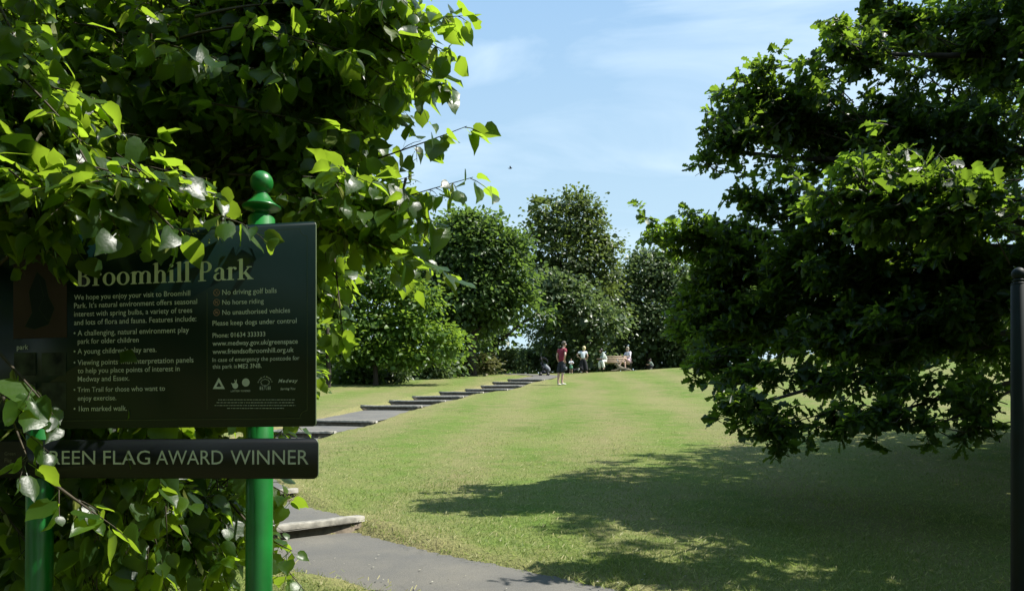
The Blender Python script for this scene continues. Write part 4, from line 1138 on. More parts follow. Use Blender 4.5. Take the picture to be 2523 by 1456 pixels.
# title: drawn letters with slab serifs
tl = Flat(.0009)
def title(word, px0, px1, py):
    """strokes on a unit grid: cap height 1, x height .66"""
    G = {}
    def stem(x, z0, z1, w=.17): return ('q', [(x, z0), (x + w, z0), (x + w, z1), (x, z1)])
    def foot(x, z, w=.34, h=.05): return ('q', [(x, z), (x + w, z), (x + w * .9, z + h), (x + w * .1, z + h)])
    def flag(x, z, w=.17): return ('q', [(x - .10, z - .10), (x + w, z - .08), (x + w, z), (x + w * .3, z - .01)])
    def bowl(cx_, cz_, rx, rz, a0, a1, t0=.17, t1=.05): return ('b', (cx_, cz_, rx, rz, a0, a1, t0, t1))
    G['B'] = ([stem(.10, 0, 1), foot(0, 0, .4), foot(0, .95, .4), bowl(.36, .745, .25, .255, -90, 90), bowl(.38, .25, .31, .27, -90, 90), ('q', [(.2, 0), (.4, 0), (.4, .05), (.2, .05)]), ('q', [(.2, .95), (.4, .95), (.4, 1), (.2, 1)]), ('q', [(.2, .485), (.4, .485), (.4, .53), (.2, .53)])], .78)
    G['P'] = ([stem(.10, 0, 1), foot(0, 0, .4), foot(0, .95, .4), bowl(.36, .72, .29, .28, -90, 90), ('q', [(.2, .95), (.4, .95), (.4, 1), (.2, 1)]), ('q', [(.2, .44), (.4, .44), (.4, .485), (.2, .485)])], .70)
    G['r'] = ([stem(.10, 0, .66), foot(0, 0, .37), flag(.10, .66), bowl(.36, .42, .16, .24, 75, 180, .05, .05), ('b', (.41, .58, .065, .065, 0, 360, .065, .065))], .50)
    G['o'] = ([bowl(.33, .32, .31, .345, 0, 360)], .68)
    G['m'] = ([stem(.08, 0, .64), foot(0, 0, .33), flag(.08, .66), stem(.44, 0, .48), foot(.37, 0, .31), stem(.80, 0, .48), foot(.73, 0, .31), bowl(.37, .42, .24, .24, 0, 150, .17, .05), bowl(.73, .42, .24, .24, 0, 150, .17, .05)], 1.07)
    G['h'] = ([stem(.08, 0, 1.04), foot(0, 0, .33), flag(.08, 1.06), stem(.44, 0, .48), foot(.37, 0, .31), bowl(.37, .42, .24, .24, 0, 150, .17, .05)], .71)
    G['i'] = ([stem(.09, 0, .64), foot(0, 0, .35), flag(.09, .66), ('b', (.175, .87, .095, .095, 0, 360, .095, .095))], .37)
    G['l'] = ([stem(.09, 0, 1.04), foot(0, 0, .35), flag(.09, 1.06)], .37)
    G['a'] = ([stem(.36, .04, .45, .16), bowl(.30, .44, .22, .22, 0, 150, .16, .05), ('b', (.135, .50, .06, .06, 0, 360, .06, .06)), bowl(.26, .19, .23, .20, 80, 300, .13, .05), ('q', [(.40, 0), (.62, 0), (.62, .05), (.50, .09)])], .62)
    G['k'] = ([stem(.09, 0, 1.04), foot(0, 0, .35), flag(.09, 1.06), ('q', [(.25, .28), (.31, .28), (.56, .60), (.48, .60)]), ('q', [(.28, .36), (.40, .42), (.70, .03), (.50, .03)]), foot(.42, .61, .26, .045), foot(.44, 0, .32)], .74)
    G[' '] = ([], .30)
    tot = sum(G[c][1] for c in word); u0, u1 = U(px0), U(px1); k = (u1 - u0) / (tot - .03); z = S((px0 + px1) / 2, py).z
    kz = .063
    x = 0; lift = 0
    for ch in word:
        for kind, d in G[ch][0]:
            lift = (lift + 2e-5) % 2.4e-4
            if kind == 'q': tl.poly2([(u0 + (x + a) * k, z + b * kz) for a, b in d], lift=lift)
            else:
                cx_, cz_, rx, rz, a0, a1, t0, t1 = d; n = 20 if a1 - a0 > 200 else 12
                for i in range(n):
                    q = []
                    for j, inner in ((i, 0), (i + 1, 0), (i + 1, 1), (i, 1)):
                        a = D2R(a0 + (a1 - a0) * j / n); th = (t1 + (t0 - t1) * abs(math.cos(a)) ** 1.3) if inner else 0
                        q.append((u0 + (x + cx_ + (rx - min(th, rx)) * math.cos(a)) * k, z + (cz_ + (rz - min(th * .9 if t0 != t1 else th, rz)) * math.sin(a)) * kz))
                    tl.poly2(q, lift=lift)
        x += G[ch][1]
title('Broomhill Park', 188, 623, 697)
o = child(tl.build('title_lettering', M['title_print'], sign), panel)

tx = Flat(.0009)
for body, a, b, y_, w_ in [
    ('We hope you enjoy your visit to Broomhill', 183, 469, 733.5, .012), ('Park. It\u2019s natural environment offers seasonal', 183, 486, 754, .012), ('interest with spring bulbs, a variety of trees', 183, 474, 775, .012),
    ('and lots of flora and fauna. Features include:', 183, 484, 796, .012), ('\u2022 A challenging, natural environment play', 182, 466, 823, .012), ('park for older children', 192, 342, 845, .012),
    ('\u2022 A young children\u2019s play area.', 182, 386, 869.5, .012), ('\u2022 Viewing points with interpretation panels', 182, 477, 896, .012), ('to help you place points of interest in', 192, 443, 916.5, .012), ('Medway and Essex.', 192, 319, 938.5, .012),
    ('\u2022 Trim Trail for those who want to', 182, 407, 964, .012), ('enjoy exercise.', 192, 287, 986, .012), ('\u2022 1km marked walk.', 182, 313, 1012, .018),
    ('No driving golf balls', 548, 682, 724, .02), ('No horse riding', 548, 650, 749, .02), ('No unauthorised vehicles', 548, 715, 773, .02), ('Please keep dogs under control', 524, 731, 799, .02),
    ('Phone: 01634 333333', 524, 654, 830, .03), ('www.medway.gov.uk/greenspace', 524, 734, 849, .03), ('www.friendsofbroomhill.org.uk', 524, 724, 869.5, .03),
    ('In case of emergency the postcode for', 524, 738, 889, .01), ('this park is', 524, 584, 907.5, .01), ('ME2 3NB.', 587, 645, 906.5, .03),
    ('LOTTERY FUNDED', 569, 617, 965, .02), ('park', 42, 70, 861, .01)]:
    tx.text(body, a, b, y_, w_ * .35)
tx.text('Medway', 686, 734, 942, .02, shear=.35, spacing=1.25)
tx.text('Serving You', 691, 728, 960, .01, shear=.25)
# greyed small print too fine to read: rows of broken dashes
rnd = random.Random(3)
for y_, a, b in ((984, 538, 728), (991, 534, 726), (998, 529, 728), (1005, 560, 700)):
    x = a
    while x < b:
        w = rnd.uniform(2, 8); p, q = uz(x, y_), uz(min(x + w, b), y_ + 1.2); tx.poly2([(p[0], q[1]), (q[0], q[1]), (q[0], p[1]), (p[0], p[1])]); x += w + rnd.uniform(1.4, 2.4)
o = child(tx.build('body_lettering', M['white_print'], sign), panel)

# round prohibition pictograms
for nm, py in (('golf', 721), ('horse', 745), ('car', 770)):
    ic = Flat(.0009); c = uz(534, py); r = .0112
    ic.disc(c, r, 24, r * .78)
    a = math.radians(45); ic.line([(c[0] - r * .75 * math.cos(a), c[1] + r * .75 * math.sin(a)), (c[0] + r * .75 * math.cos(a), c[1] - r * .75 * math.sin(a))], .0016, lift=1e-4)
    if nm == 'golf': ic.line([(c[0] + r * .3, c[1] + r * .5), (c[0] - r * .2, c[1] - r * .5), (c[0] - r * .45, c[1] - r * .5)], .0014, lift=2e-4)
    elif nm == 'horse': ic.poly2([(c[0] + x * r, c[1] + z * r) for x, z in ((-.5, -.1), (-.4, .2), (.1, .2), (.35, .5), (.55, .25), (.3, .1), (.3, -.5), (.15, -.5), (.1, -.1), (-.25, -.1), (-.3, -.5), (-.45, -.5))], lift=2e-4)
    else: ic.poly2([(c[0] + x * r, c[1] + z * r) for x, z in ((-.55, -.3), (-.55, 0), (-.35, .05), (-.2, .35), (.25, .35), (.4, .05), (.55, 0), (.55, -.3))], lift=2e-4)
    child(ic.build('prohibition_symbol', M['red_print'], sign), panel)
# logos
lg = Flat(.0009)
A_, B_, C_ = uz(539.5, 930), uz(524.5, 958), uz(554.5, 958)
tri = [A_, B_, C_]; ctr = (sum(p[0] for p in tri) / 3, sum(p[1] for p in tri) / 3)
inn = [(ctr[0] + (p[0] - ctr[0]) * .42, ctr[1] + (p[1] - ctr[1]) * .42) for p in tri]
for i in range(3):
    j = (i + 1) % 3; lg.poly2([tri[i], tri[j], inn[j], inn[i]])
child(lg.build('triangle_logo', M['white_print'], sign), panel)
lg = Flat(.0009); c = uz(580, 950); q = .0011
lg.disc((c[0], c[1]), .0098, 18)
lg.poly2([(c[0] + x * q, c[1] + z * q) for x, z in ((-3, 5), (4, 5), (5, 17), (3.4, 19), (1.5, 12), (-1.5, 18), (-3.4, 17), (-.6, 8))], lift=6e-5)
lg.poly2([(c[0] + x * q, c[1] + z * q) for x, z in ((-8, -2), (-6, 4), (-11, 9), (-13.5, 8), (-10, 3))], lift=1.2e-4)
lg.disc(uz(606, 942), .0130, 24)
child(lg.build('hand_and_disc_logo', M['white_print'], sign), panel)
lg = Flat(.0009); c = uz(653.5, 942)
N_ = 40; cl_ = [(c[0] + (.0142 + .0012 * math.sin(9 * t)) * math.cos(t), c[1] + (.0102 + .001 * math.sin(9 * t)) * math.sin(t)) for t in [2 * math.pi * k / N_ for k in range(N_)]]
lg.line(cl_, .0011, True)
lg.line([(c[0] - .0018, c[1] - .010), (c[0] - .0042, c[1] - .0235)], .001); lg.line([(c[0] + .0018, c[1] - .010), (c[0] + .0042, c[1] - .0235)], .001)
for dx in (-.0165, -.0100, .0105, .0165):
    lg.disc((c[0] + dx, c[1] - .0135), .0014, 8); lg.poly2([(c[0] + dx - .0016, c[1] - .0155), (c[0] + dx + .0016, c[1] - .0155), (c[0] + dx + .0011, c[1] - .0235), (c[0] + dx - .0011, c[1] - .0235)])
arc = 'Friends of Broomhill'
for i, ch in enumerate(arc):
    if ch == ' ': continue
    a = D2R(168 - 156 * i / (len(arc) - 1)); R_ = .0215
    cu = bpy.data.curves.new('t', 'FONT'); cu.body = ch; cu.size = .0062; cu.align_x = 'CENTER'; cu.resolution_u = 2; cu.offset = .0001
    me = curve_to_mesh(cu); ro = a - math.pi / 2
    lg.poly2([(c[0] + R_ * math.cos(a) + v.co.x * math.cos(ro) - v.co.y * math.sin(ro), c[1] - .004 + R_ * .95 * math.sin(a) + v.co.x * math.sin(ro) + v.co.y * math.cos(ro)) for v in me.vertices], [tuple(p.vertices) for p in me.polygons])
child(lg.build('tree_logo', M['white_print'], sign), panel)
# map and little photographs on the left
def rect_part(name, mat, x0, x1, y0, y1):
    r_ = Flat(.0006); p, q = uz(x0, y1), uz(x1, y0)
    r_.poly2([(p[0], p[1]), (q[0], p[1]), (q[0], q[1]), (p[0], q[1])]); return child(r_.build(name, mat, sign), panel)
rect_part('map_picture', M['map_brown'], 33, 165, 624, 835)
ml = Flat(.0012)
ml.poly2([uz(x, y) for x, y in ((92, 670), (112, 690), (120, 730), (135, 760), (120, 800), (85, 812), (62, 805), (80, 770), (72, 720))])
child(ml.build('map_area', M['map_green'], sign), panel)
ml = Flat(.0016)
ml.line([uz(x, y) for x, y in ((92, 670), (112, 690), (120, 730), (135, 760), (120, 800), (85, 812), (62, 805), (80, 770), (72, 720))], .0012, True)
ml.line([uz(x, y) for x, y in ((98, 690), (108, 730), (96, 760), (118, 790), (140, 780))], .0012)
child(ml.build('map_outline', M['map_line'], sign), panel)
for x0, x1, y0, y1 in ((35, 88, 868, 926), (103, 163, 868, 926), (103, 163, 942, 1008), (35, 88, 942, 1008)):
    rect_part('picture', M['photo_dark'], x0, x1, y0, y1)
# award plate lettering
for wd_, xa, xb in (('GREEN', 86, 236), ('FLAG', 256, 371), ('AWARD', 386, 551), ('WINNER', 569, 761)):
    at = Flat(.0029); at.text(wd_, xa, xb, 1143.5, .0, hscale=.0655)
    child(at.build('award_word', M['white_print'], sign), plate)
r_ = Flat(.0027); p, q = uz(-50, 1166), uz(66, 1088)
r_.poly2([(p[0], p[1]), (q[0], p[1]), (q[0], q[1]), (p[0], q[1])]); child(r_.build('award_badge', M['brown_plate'], sign), plate)
ab = Flat(.0032)
ab.text('Green', 13, 40, 1121, .01); ab.text('Flag', 13, 31, 1138, .01); ab.text('Award', 13, 53, 1156, .01)
child(ab.build('badge_lettering', M['plate_text'], sign), plate)

def sign_post(px, top):
    k = (px - CX) / F; t = (k * SY - SX) / (ux.x - k * ux.y)
    ax_ = Vector((SX, SY, 0)) + ux * t; g = float(H(ax_.x, ax_.y)); R_ = .0425 if top else .043
    mb = MB(); lean = (.007, 0)
    bz = EYE + (CY - 541) / F * ax_.y
    mb.lathe((ax_.x - .008, ax_.y), [(R_, g - .3), (R_, g + .4), (R_, g + 1.0), (R_, bz + .002)], 28, lean)
    o = mb.build('post', M['green_paint'], sign, True)
    tip = Vector((ax_.x - .008 + lean[0] * (bz - g + .3), ax_.y, bz))
    prof = [(R_ * .98, .0), (.040, .006), (.033, .012), (.024, .018), (.022, .024), (.028, .030), (.046, .034), (.060, .037), (.061, .040), (.050, .047), (.036, .060), (.028, .072), (.022, .080), (.018, .084), (.020, .088)]
    rb = .0365; zc = .088 + rb * .86
    prof += [(rb * math.sin(t_), zc - rb * math.cos(t_)) for t_ in [math.pi * (.19 + .81 * j / 14) for j in range(15)]]
    prof = [(max(r, .0004), z + bz) for r, z in prof]
    fm = MB(); fm.lathe((tip.x, tip.y), prof, 32, lean)
    child(fm.build('finial', M['green_paint'], sign, True), o)
    # clamp band behind the board
    for zz in (pz1 - .06, pz0 + .06, (az0 + az1) / 2):
        cb = MB()
        cb.lathe((ax_.x - .008 + lean[0] * (zz - g + .3), ax_.y), [(R_ + .0025, zz - .012), (R_ + .0025, zz + .012)], 28)
        child(cb.build('clamp_band', M['green_paint'], sign, True), o)
sign_post(638, 1); sign_post(97, 1)

# dark post at the right edge
kx = (2509 - CX) / F; PY = 3.2
pp = Vector((kx * PY, PY, float(H(kx * PY, PY))))
dp = thing('gate_post', pp, 'dark green-black round metal post with ball top at the right edge', 'post')
zt = EYE + (CY - 704) / F * PY; r0 = .027
mb = MB(); mb.lathe((pp.x, pp.y), [(r0, pp.z - .3), (r0, zt - .5), (r0, zt), (r0 * .9, zt + .004)], 28)
mb.build('shaft', M['dark_post'], dp, True)
mb = MB(); prof = [(r0 * .92, 0), (r0 * .98, .004), (r0 * .98, .009), (r0 * .7, .012), (r0 * .7, .015), (r0 * .85, .018), (r0 * .85, .022), (r0 * .55, .026)]
rb = .0255; prof += [(rb * math.sin(t_), .026 + rb * .82 - rb * math.cos(t_)) for t_ in [math.pi * (.22 + .78 * j / 12) for j in range(13)]]
mb.lathe((pp.x, pp.y), [(max(r, .0004), z + zt) for r, z in prof], 28)
mb.build('ball_finial', M['dark_post'], dp, True)

# ------------------------------------------------------------------ people, dogs, bench, pushchair
def skin(name, nodes, edges, mat, parent, sub=2, root=0):
    """one continuous surface grown on a skeleton; nodes: (x, y, z, r) or (x, y, z, rx, ry) in world metres"""
    org = parent['_org'] if '_org' in parent else (0, 0, 0)
    me = bpy.data.meshes.new(name + '_sk')
    me.from_pydata([(n[0] - org[0], n[1] - org[1], n[2] - org[2]) for n in nodes], edges, [])
    o = bpy.data.objects.new(name + '_sk', me); link(o)
    m = o.modifiers.new('s', 'SKIN'); m.branch_smoothing = .4
    for i, v in enumerate(me.skin_vertices[0].data):
        n = nodes[i]; v.radius = (n[3], n[4] if len(n) > 4 else n[3]); v.use_root = (i == root)
    if sub:
        q = o.modifiers.new('b', 'SUBSURF'); q.levels = sub; q.render_levels = sub
    dg = bpy.context.evaluated_depsgraph_get()
    nm = bpy.data.meshes.new_from_object(o.evaluated_get(dg))
    bpy.data.objects.remove(o); bpy.data.meshes.remove(me)
    nm.name = name
    for p in nm.polygons: p.use_smooth = True
    nm.materials.clear(); nm.materials.append(mat)
    r = bpy.data.objects.new(name, nm)
    return link(r, parent)

def person(base, J, label, mats, clothes, facing, hair, scale=1.0, group=None, shoes='shoe_white', lower_bare=True):
    """J: joint positions (x to the right, y away, z up) in metres from the ground point"""
    root = thing('person', base, label, 'person', group)
    B = Vector(base)
    W = {k: B + Vector(v) * scale for k, v in J.items()}
    k_ = scale
    nodes, edges, ix = [], [], {}
    def nd(key, p, *r): ix[key] = len(nodes); nodes.append((p.x, p.y, p.z, *[q * k_ for q in r])); return ix[key]
    def ed(a, b): edges.append((ix[a], ix[b]))
    f = Vector(facing).normalized(); up = Vector((0, 0, 1))
    nd('pelvis', W['pelvis'], .135, .11); nd('waist', W['waist'], .125, .10); nd('chest', W['chest'], .15, .115); nd('neckbase', W['neck'] - up * .03 * k_, .07); nd('neck', W['neck'] + up * .02 * k_, .052)
    hd = W['head']
    nd('jaw', hd + f * .018 * k_ - up * .055 * k_, .068, .072); nd('skull', hd + up * .035 * k_ - f * .008 * k_, .082, .092); nd('crown', hd + up * .09 * k_ - f * .01 * k_, .055, .065)
    nd('nose', hd + f * .112 * k_ - up * .005 * k_, .011)
    for a, b in (('pelvis', 'waist'), ('waist', 'chest'), ('chest', 'neckbase'), ('neckbase', 'neck'), ('neck', 'jaw'), ('jaw', 'skull'), ('skull', 'crown')): ed(a, b)
    nd('nb', hd + f * .088 * k_ + up * .01 * k_, .016); ed('skull', 'nb'); ed('nb', 'nose')
    sd = f.cross(up)
    for s_, t_ in ((1, 'R'), (-1, 'L')):
        nd('ear' + t_, hd + sd * s_ * .088 * k_, .014, .022); ed('skull', 'ear' + t_)
        nd('sh' + t_, W['sh' + t_], .058); nd('el' + t_, W['el' + t_], .042); nd('wr' + t_, W['wr' + t_], .028)
        ed('chest', 'sh' + t_); ed('sh' + t_, 'el' + t_); ed('el' + t_, 'wr' + t_)
        # hand: palm, four fingers of different lengths, thumb
        fd = (W['hd' + t_] - W['wr' + t_]); L = .085 * k_; fd.normalize()
        pl = W['wr' + t_] + fd * .055 * k_
        nd('pm' + t_, pl, .030, .018); ed('wr' + t_, 'pm' + t_)
        sp = fd.cross(f if abs(fd.dot(f)) < .85 else up).normalized()
        crl = (f * .4 - up * .3)
        for q, (off, ln) in enumerate(((-.024, .068), (-.008, .078), (.008, .074), (.024, .058))):
            a_ = pl + fd * .028 * k_ + sp * off * k_; b_ = a_ + (fd + crl * .25).normalized() * ln * .5 * k_; c_ = b_ + (fd + crl * .8).normalized() * ln * .5 * k_
            nd(f'f{q}a' + t_, a_, .0095); nd(f'f{q}b' + t_, b_, .0085); nd(f'f{q}c' + t_, c_, .007)
            ed('pm' + t_, f'f{q}a' + t_); ed(f'f{q}a' + t_, f'f{q}b' + t_); ed(f'f{q}b' + t_, f'f{q}c' + t_)
        a_ = pl + sp * -.034 * k_; b_ = a_ + (fd * .6 - sp * .7).normalized() * .03 * k_
        nd('ta' + t_, a_, .011); nd('tb' + t_, b_, .0095); ed('pm' + t_, 'ta' + t_); ed('ta' + t_, 'tb' + t_)
        nd('hp' + t_, W['hp' + t_], .092); nd('kn' + t_, W['kn' + t_], .056); nd('cf' + t_, W['kn' + t_].lerp(W['an' + t_], .35), .056); nd('an' + t_, W['an' + t_], .036)
        fo = (W['to' + t_] - W['an' + t_]); fo.z = 0; fo.normalize()
        nd('hl' + t_, W['an' + t_] - up * .045 * k_ - fo * .02 * k_, .034); nd('ba' + t_, Vector((W['to' + t_].x, W['to' + t_].y, W['to' + t_].z)) - fo * .05 * k_, .036, .026); nd('to' + t_, W['to' + t_], .028, .018)
        for a, b in (('pelvis', 'hp'), ('hp', 'kn'), ('kn', 'cf'), ('cf', 'an'), ('an', 'hl'), ('an', 'ba'), ('ba', 'to')):
            ed(a if a == 'pelvis' else a + t_, b + t_)
    skin('body', nodes, edges, M['skin'], root, 2)
    # eyes
    for s_ in (1, -1):
        mb = MB(); mb.ball(tuple(hd + f * .078 * k_ + sd * s_ * .032 * k_ + up * .018 * k_), .013 * k_, 8, 6); mb.build('eye', M['eye'], root, True)
    for nm, mat, path_n, links in clothes:
        nn = []
        for e in path_n:
            p = W[e[0]] if isinstance(e[0], str) else W[e[0][0]].lerp(W[e[0][1]], e[0][2])
            if len(e) > 3: p = p + Vector(e[3]) * k_
            nn.append((p.x, p.y, p.z, e[1] * k_, (e[2] if e[2] else e[1]) * k_))
        skin(nm, nn, links, M[mat], root, 2)
    # hair
    hm, kind = hair
    mb = MB(); c = hd + up * .045 * k_ - f * .022 * k_
    mb.ball(tuple(c), .108 * k_, 16, 12, (.98, 1.0, 1.02))
    if kind == 'short': pass
    V = np.array(mb.v); fn = np.array(f)
    rel = V - np.array(c)
    # cut the face open: push front-lower verts back inside the head
    low = {'short': -.035, 'bob': -.11, 'long': -.16}[kind] * k_
    fr = rel @ fn
    face = (fr > .035 * k_) & (rel[:, 2] < .045 * k_)
    V[face] -= fn * .05 * k_
    under = rel[:, 2] < -.02 * k_
    if kind == 'short': V[under & ~face] = np.array(c) + rel[under & ~face] * np.array([.86, .86, .75])
    else:
        back = under & ~face; V[back, 2] += low * .55 * (-(rel[back, 2]) / (.108 * k_))
    V += .004 * k_ * np.sin(V * 90 / k_)
    mesh_obj('hair', V, mb.f, M[hm], root, True)
    # shoes
    for t_ in 'LR':
        an, to = W['an' + t_], W['to' + t_]; fo = (to - an); fo.normalize()
        nn = [(*(an - up * .05 * k_ - fo * .03 * k_), .044 * k_), (*(an.lerp(to, .5) - up * .018 * k_), .046 * k_, .034 * k_), (*(to + fo * .01), .038 * k_, .026 * k_)]
        skin('shoe', nn, [(0, 1), (1, 2)], M[shoes], root, 2)
    return root

def tee(sleeve=.55, body_r=1.18, arms='LR', low='pelvis', slp=.085):
    n = [('chest', .160 * body_r, .125 * body_r), ('waist', .145 * body_r, .125 * body_r), (('waist', low, .95), .15 * body_r, .135 * body_r), ('neck', .078, .075, (0, 0, -.035))]
    e = [(0, 1), (1, 2), (0, 3)]
    for t in arms:
        b = len(n); n += [('sh' + t, .088, .088), (('sh' + t, 'el' + t, min(sleeve, 1) + .12), slp, slp)]; e += [(0, b), (b, b + 1)]
        if sleeve > 1: n.append((('el' + t, 'wr' + t, sleeve - 1), slp * .85, slp * .85)); e.append((b + 1, b + 2))
    return n, e
def legs(to='kn', f_=.9, r0=.115, r1=.085, r2=.075):
    n = [('pelvis', .155, .135), (('pelvis', 'waist', .7), .14, .12)]; e = [(0, 1)]
    for t in 'LR':
        b = len(n); n += [('hp' + t, r0, r0)]; e.append((0, b))
        if to == 'kn': n.append((('hp' + t, 'kn' + t, f_), r1, r1)); e.append((b, b + 1))
        else: n += [('kn' + t, r1, r1), (('kn' + t, 'an' + t, f_), r2, r2)]; e += [(b, b + 1), (b + 1, b + 2)]
    return n, e

# man in the maroon shirt
mp = on_ground(1383, 33.0)
T1 = tee(.5, 1.25); L1 = legs('kn', 1.06, .12, .098)
J = dict(pelvis=(.03, 0, .90), waist=(.01, 0, 1.08), chest=(.03, .0, 1.32), neck=(.085, .01, 1.53), head=(.125, .03, 1.665),
         shR=(.155, -.11, 1.455), elR=(.14, -.28, 1.20), wrR=(.115, -.17, 1.00), hdR=(.16, -.10, .93), shL=(-.10, .12, 1.46), elL=(-.175, .10, 1.20), wrL=(-.125, .16, 1.00), hdL=(-.04, .20, .95),
         hpR=(.085, -.05, .86), knR=(.055, -.06, .49), anR=(.02, -.07, .09), toR=(.19, -.02, .035), hpL=(-.045, .07, .86), knL=(-.105, .06, .49), anL=(-.13, .05, .09), toL=(.01, .13, .035))
man = person(mp, J, 'man in a maroon t-shirt and dark cargo shorts standing on the lawn, hands on hips', M, [('shirt', 'maroon', *T1), ('shorts', 'navy', *L1)], (.8, .6, 0), ('hair_grey', 'short'))
mb = MB(); mb.box(mp + Vector((.165, -.12, .66)), (.09, .12, .15), .3); mb.build('pocket', M['shorts_pocket'], man)
# blonde woman
wp = on_ground(1436, 46.5)
T2 = tee(.5, 1.12, slp=.08)
n = [('waist', .15, .13, (0, 0, -.04)), ('pelvis', .185, .165), ('hpL', .14, .14), (('hpL', 'knL', 1.0), .135, .13), (('knL', 'anL', .92), .15, .14), ('hpR', .14, .14), (('hpR', 'knR', 1.0), .14, .13), (('knR', 'anR', .92), .165, .14)]
L2 = (n, [(0, 1), (1, 2), (2, 3), (3, 4), (1, 5), (5, 6), (6, 7)])
J = dict(pelvis=(0, 0, .80), waist=(0, 0, .95), chest=(.02, 0, 1.13), neck=(.05, .01, 1.30), head=(.075, .03, 1.42),
         shR=(.19, -.02, 1.22), elR=(.27, -.08, .98), wrR=(.23, .0, .82), hdR=(.16, .06, .80), shL=(-.14, .02, 1.22), elL=(-.36, -.03, 1.06), wrL=(-.19, .02, .90), hdL=(-.10, .08, .87),
         hpR=(.10, 0, .76), knR=(.15, 0, .42), anR=(.21, 0, .07), toR=(.30, .10, .03), hpL=(-.08, 0, .76), knL=(-.07, 0, .42), anL=(-.06, -.04, .07), toL=(.02, .08, .03))
wom = person(wp, J, 'blonde woman seen from behind in a white top and long dark trousers', M, [('top', 'white_cloth', *T2), ('trousers', 'black_cloth', *L2)], (.35, .94, 0), ('hair_blond', 'bob'), shoes='shoe_tan')
# child in the green dress
cp = on_ground(1407, 46.8)
n = [('waist', .13, .12), (('waist', 'pelvis', .8), .16, .15), (('hpL', 'hpR', .5), .22, .2, (0, 0, -.08)), (('knL', 'knR', .5), .26, .24, (0, 0, .0))]
D3 = (n, [(0, 1), (1, 2), (2, 3)])
J = dict(pelvis=(0, 0, .90), waist=(0, 0, 1.06), chest=(.0, 0, 1.28), neck=(.0, .0, 1.48), head=(.0, .02, 1.62), shR=(.16, 0, 1.42), elR=(.28, -.10, 1.16), wrR=(.06, -.2, 1.12), hdR=(-.02, -.24, 1.14), shL=(-.16, 0, 1.42), elL=(-.26, -.10, 1.18), wrL=(-.05, -.2, 1.2), hdL=(.04, -.24, 1.22),
         hpR=(.08, 0, .84), knR=(.10, 0, .48), anR=(.12, 0, .08), toR=(.14, -.14, .03), hpL=(-.08, 0, .84), knL=(-.10, 0, .48), anL=(-.14, 0, .08), toL=(-.17, -.14, .03))
T3 = tee(.9, 1.1, slp=.075)
child_ = person(cp, J, 'small child in a green dress with white sleeves, between the man and blonde woman', M, [('cardigan', 'white_cloth', *T3), ('dress', 'green_cloth', *D3)], (.2, -.97, 0), ('hair_dark', 'short'), scale=.50)

# bench
bp0 = on_ground(1483, 48.0); bp1 = on_ground(1556, 48.0)
bz = max(bp0.z, bp1.z) - .0
bc = Vector(((bp0.x + bp1.x) / 2, 48.0, bz)); bw = bp1.x - bp0.x
bench = thing('park_bench', bc, 'wooden slatted park bench with black metal ends under the trees', 'bench')
for k in range(4):
    mb = MB(); mb.box(bc + Vector((0, -.22 + k * .115, .455)), (bw, .09, .035)); mb.build('seat_slat', M['wood_slat'], bench)
for k in range(4):
    mb = MB(); R = Matrix.Rotation(D2R(-12), 3, 'X'); mb.box(bc + Vector((0, .21 + k * .022, .56 + k * .105)), (bw, .03, .078), M=R); mb.build('backrest_slat', M['wood_slat'], bench)
for s_ in (-1, 1):
    x = bc.x + s_ * (bw / 2 - .05); g_ = float(H(x, 48)) - bc.z - .05
    mb = MB()
    mb.tube([(x, bc.y - .25, bc.z + g_), (x, bc.y - .27, bc.z + .43), (x, bc.y - .26, bc.z + .64), (x, bc.y - .05, bc.z + .68), (x, bc.y + .26, bc.z + .66)], .028, 8)
    mb.tube([(x, bc.y + .30, bc.z + g_), (x, bc.y + .17, bc.z + .44), (x, bc.y + .31, bc.z + .95)], .028, 8)
    mb.tube([(x, bc.y - .26, bc.z + .425), (x, bc.y + .19, bc.z + .425)], .022, 8)
    mb.build('end_frame', M['black_metal'], bench, True)
nb_ = on_ground(1522, 48.0)
mb = MB(); R = Matrix.Rotation(D2R(-40), 3, 'Y'); mb.box(Vector((nb_.x + .02, 48.02, bc.z + .58)), (.05, .05, .26), M=Matrix.Rotation(D2R(-32), 3, 'Y') @ Matrix.Rotation(D2R(-14), 3, 'X'))
o = mb.build('folded_newspaper', M['paper'], origin=(nb_.x + .02, 48.02, bc.z + .47)); tag(o, 'pale folded newspaper leaning on the bench backrest', 'newspaper')

# seated woman, left end, leaning forward
sp_ = on_ground(1491, 47.9); sp_.z = bc.z - .02
J = dict(pelvis=(.06, 0, .60), waist=(-.02, -.03, .76), chest=(-.10, -.06, .93), neck=(-.22, -.09, 1.09), head=(-.28, -.12, 1.17), shR=(-.14, .08, 1.03), elR=(-.22, .06, .78), wrR=(-.40, -.08, .70), hdR=(-.46, -.12, .70), shL=(-.12, -.24, 1.02), elL=(-.14, -.30, .76), wrL=(-.36, -.22, .67), hdL=(-.43, -.2, .68),
         hpR=(.02, .06, .56), knR=(-.36, -.04, .53), anR=(-.31, -.06, .10), toR=(-.42, -.16, .04), hpL=(.04, -.10, .56), knL=(-.20, -.34, .54), anL=(-.12, -.38, .09), toL=(-.20, -.50, .04))
T4 = tee(1.5, 1.12, slp=.07); L4 = legs('an', .95, .115, .095, .095)
person(sp_, J, 'dark-haired woman in pale jacket and white trousers leaning forward, seated', M, [('jacket', 'jacket_cloth', *T4), ('trousers', 'cream_cloth', *L4)], (-.95, -.25, -.15), ('hair_dark', 'bob'), shoes='shoe_dark')
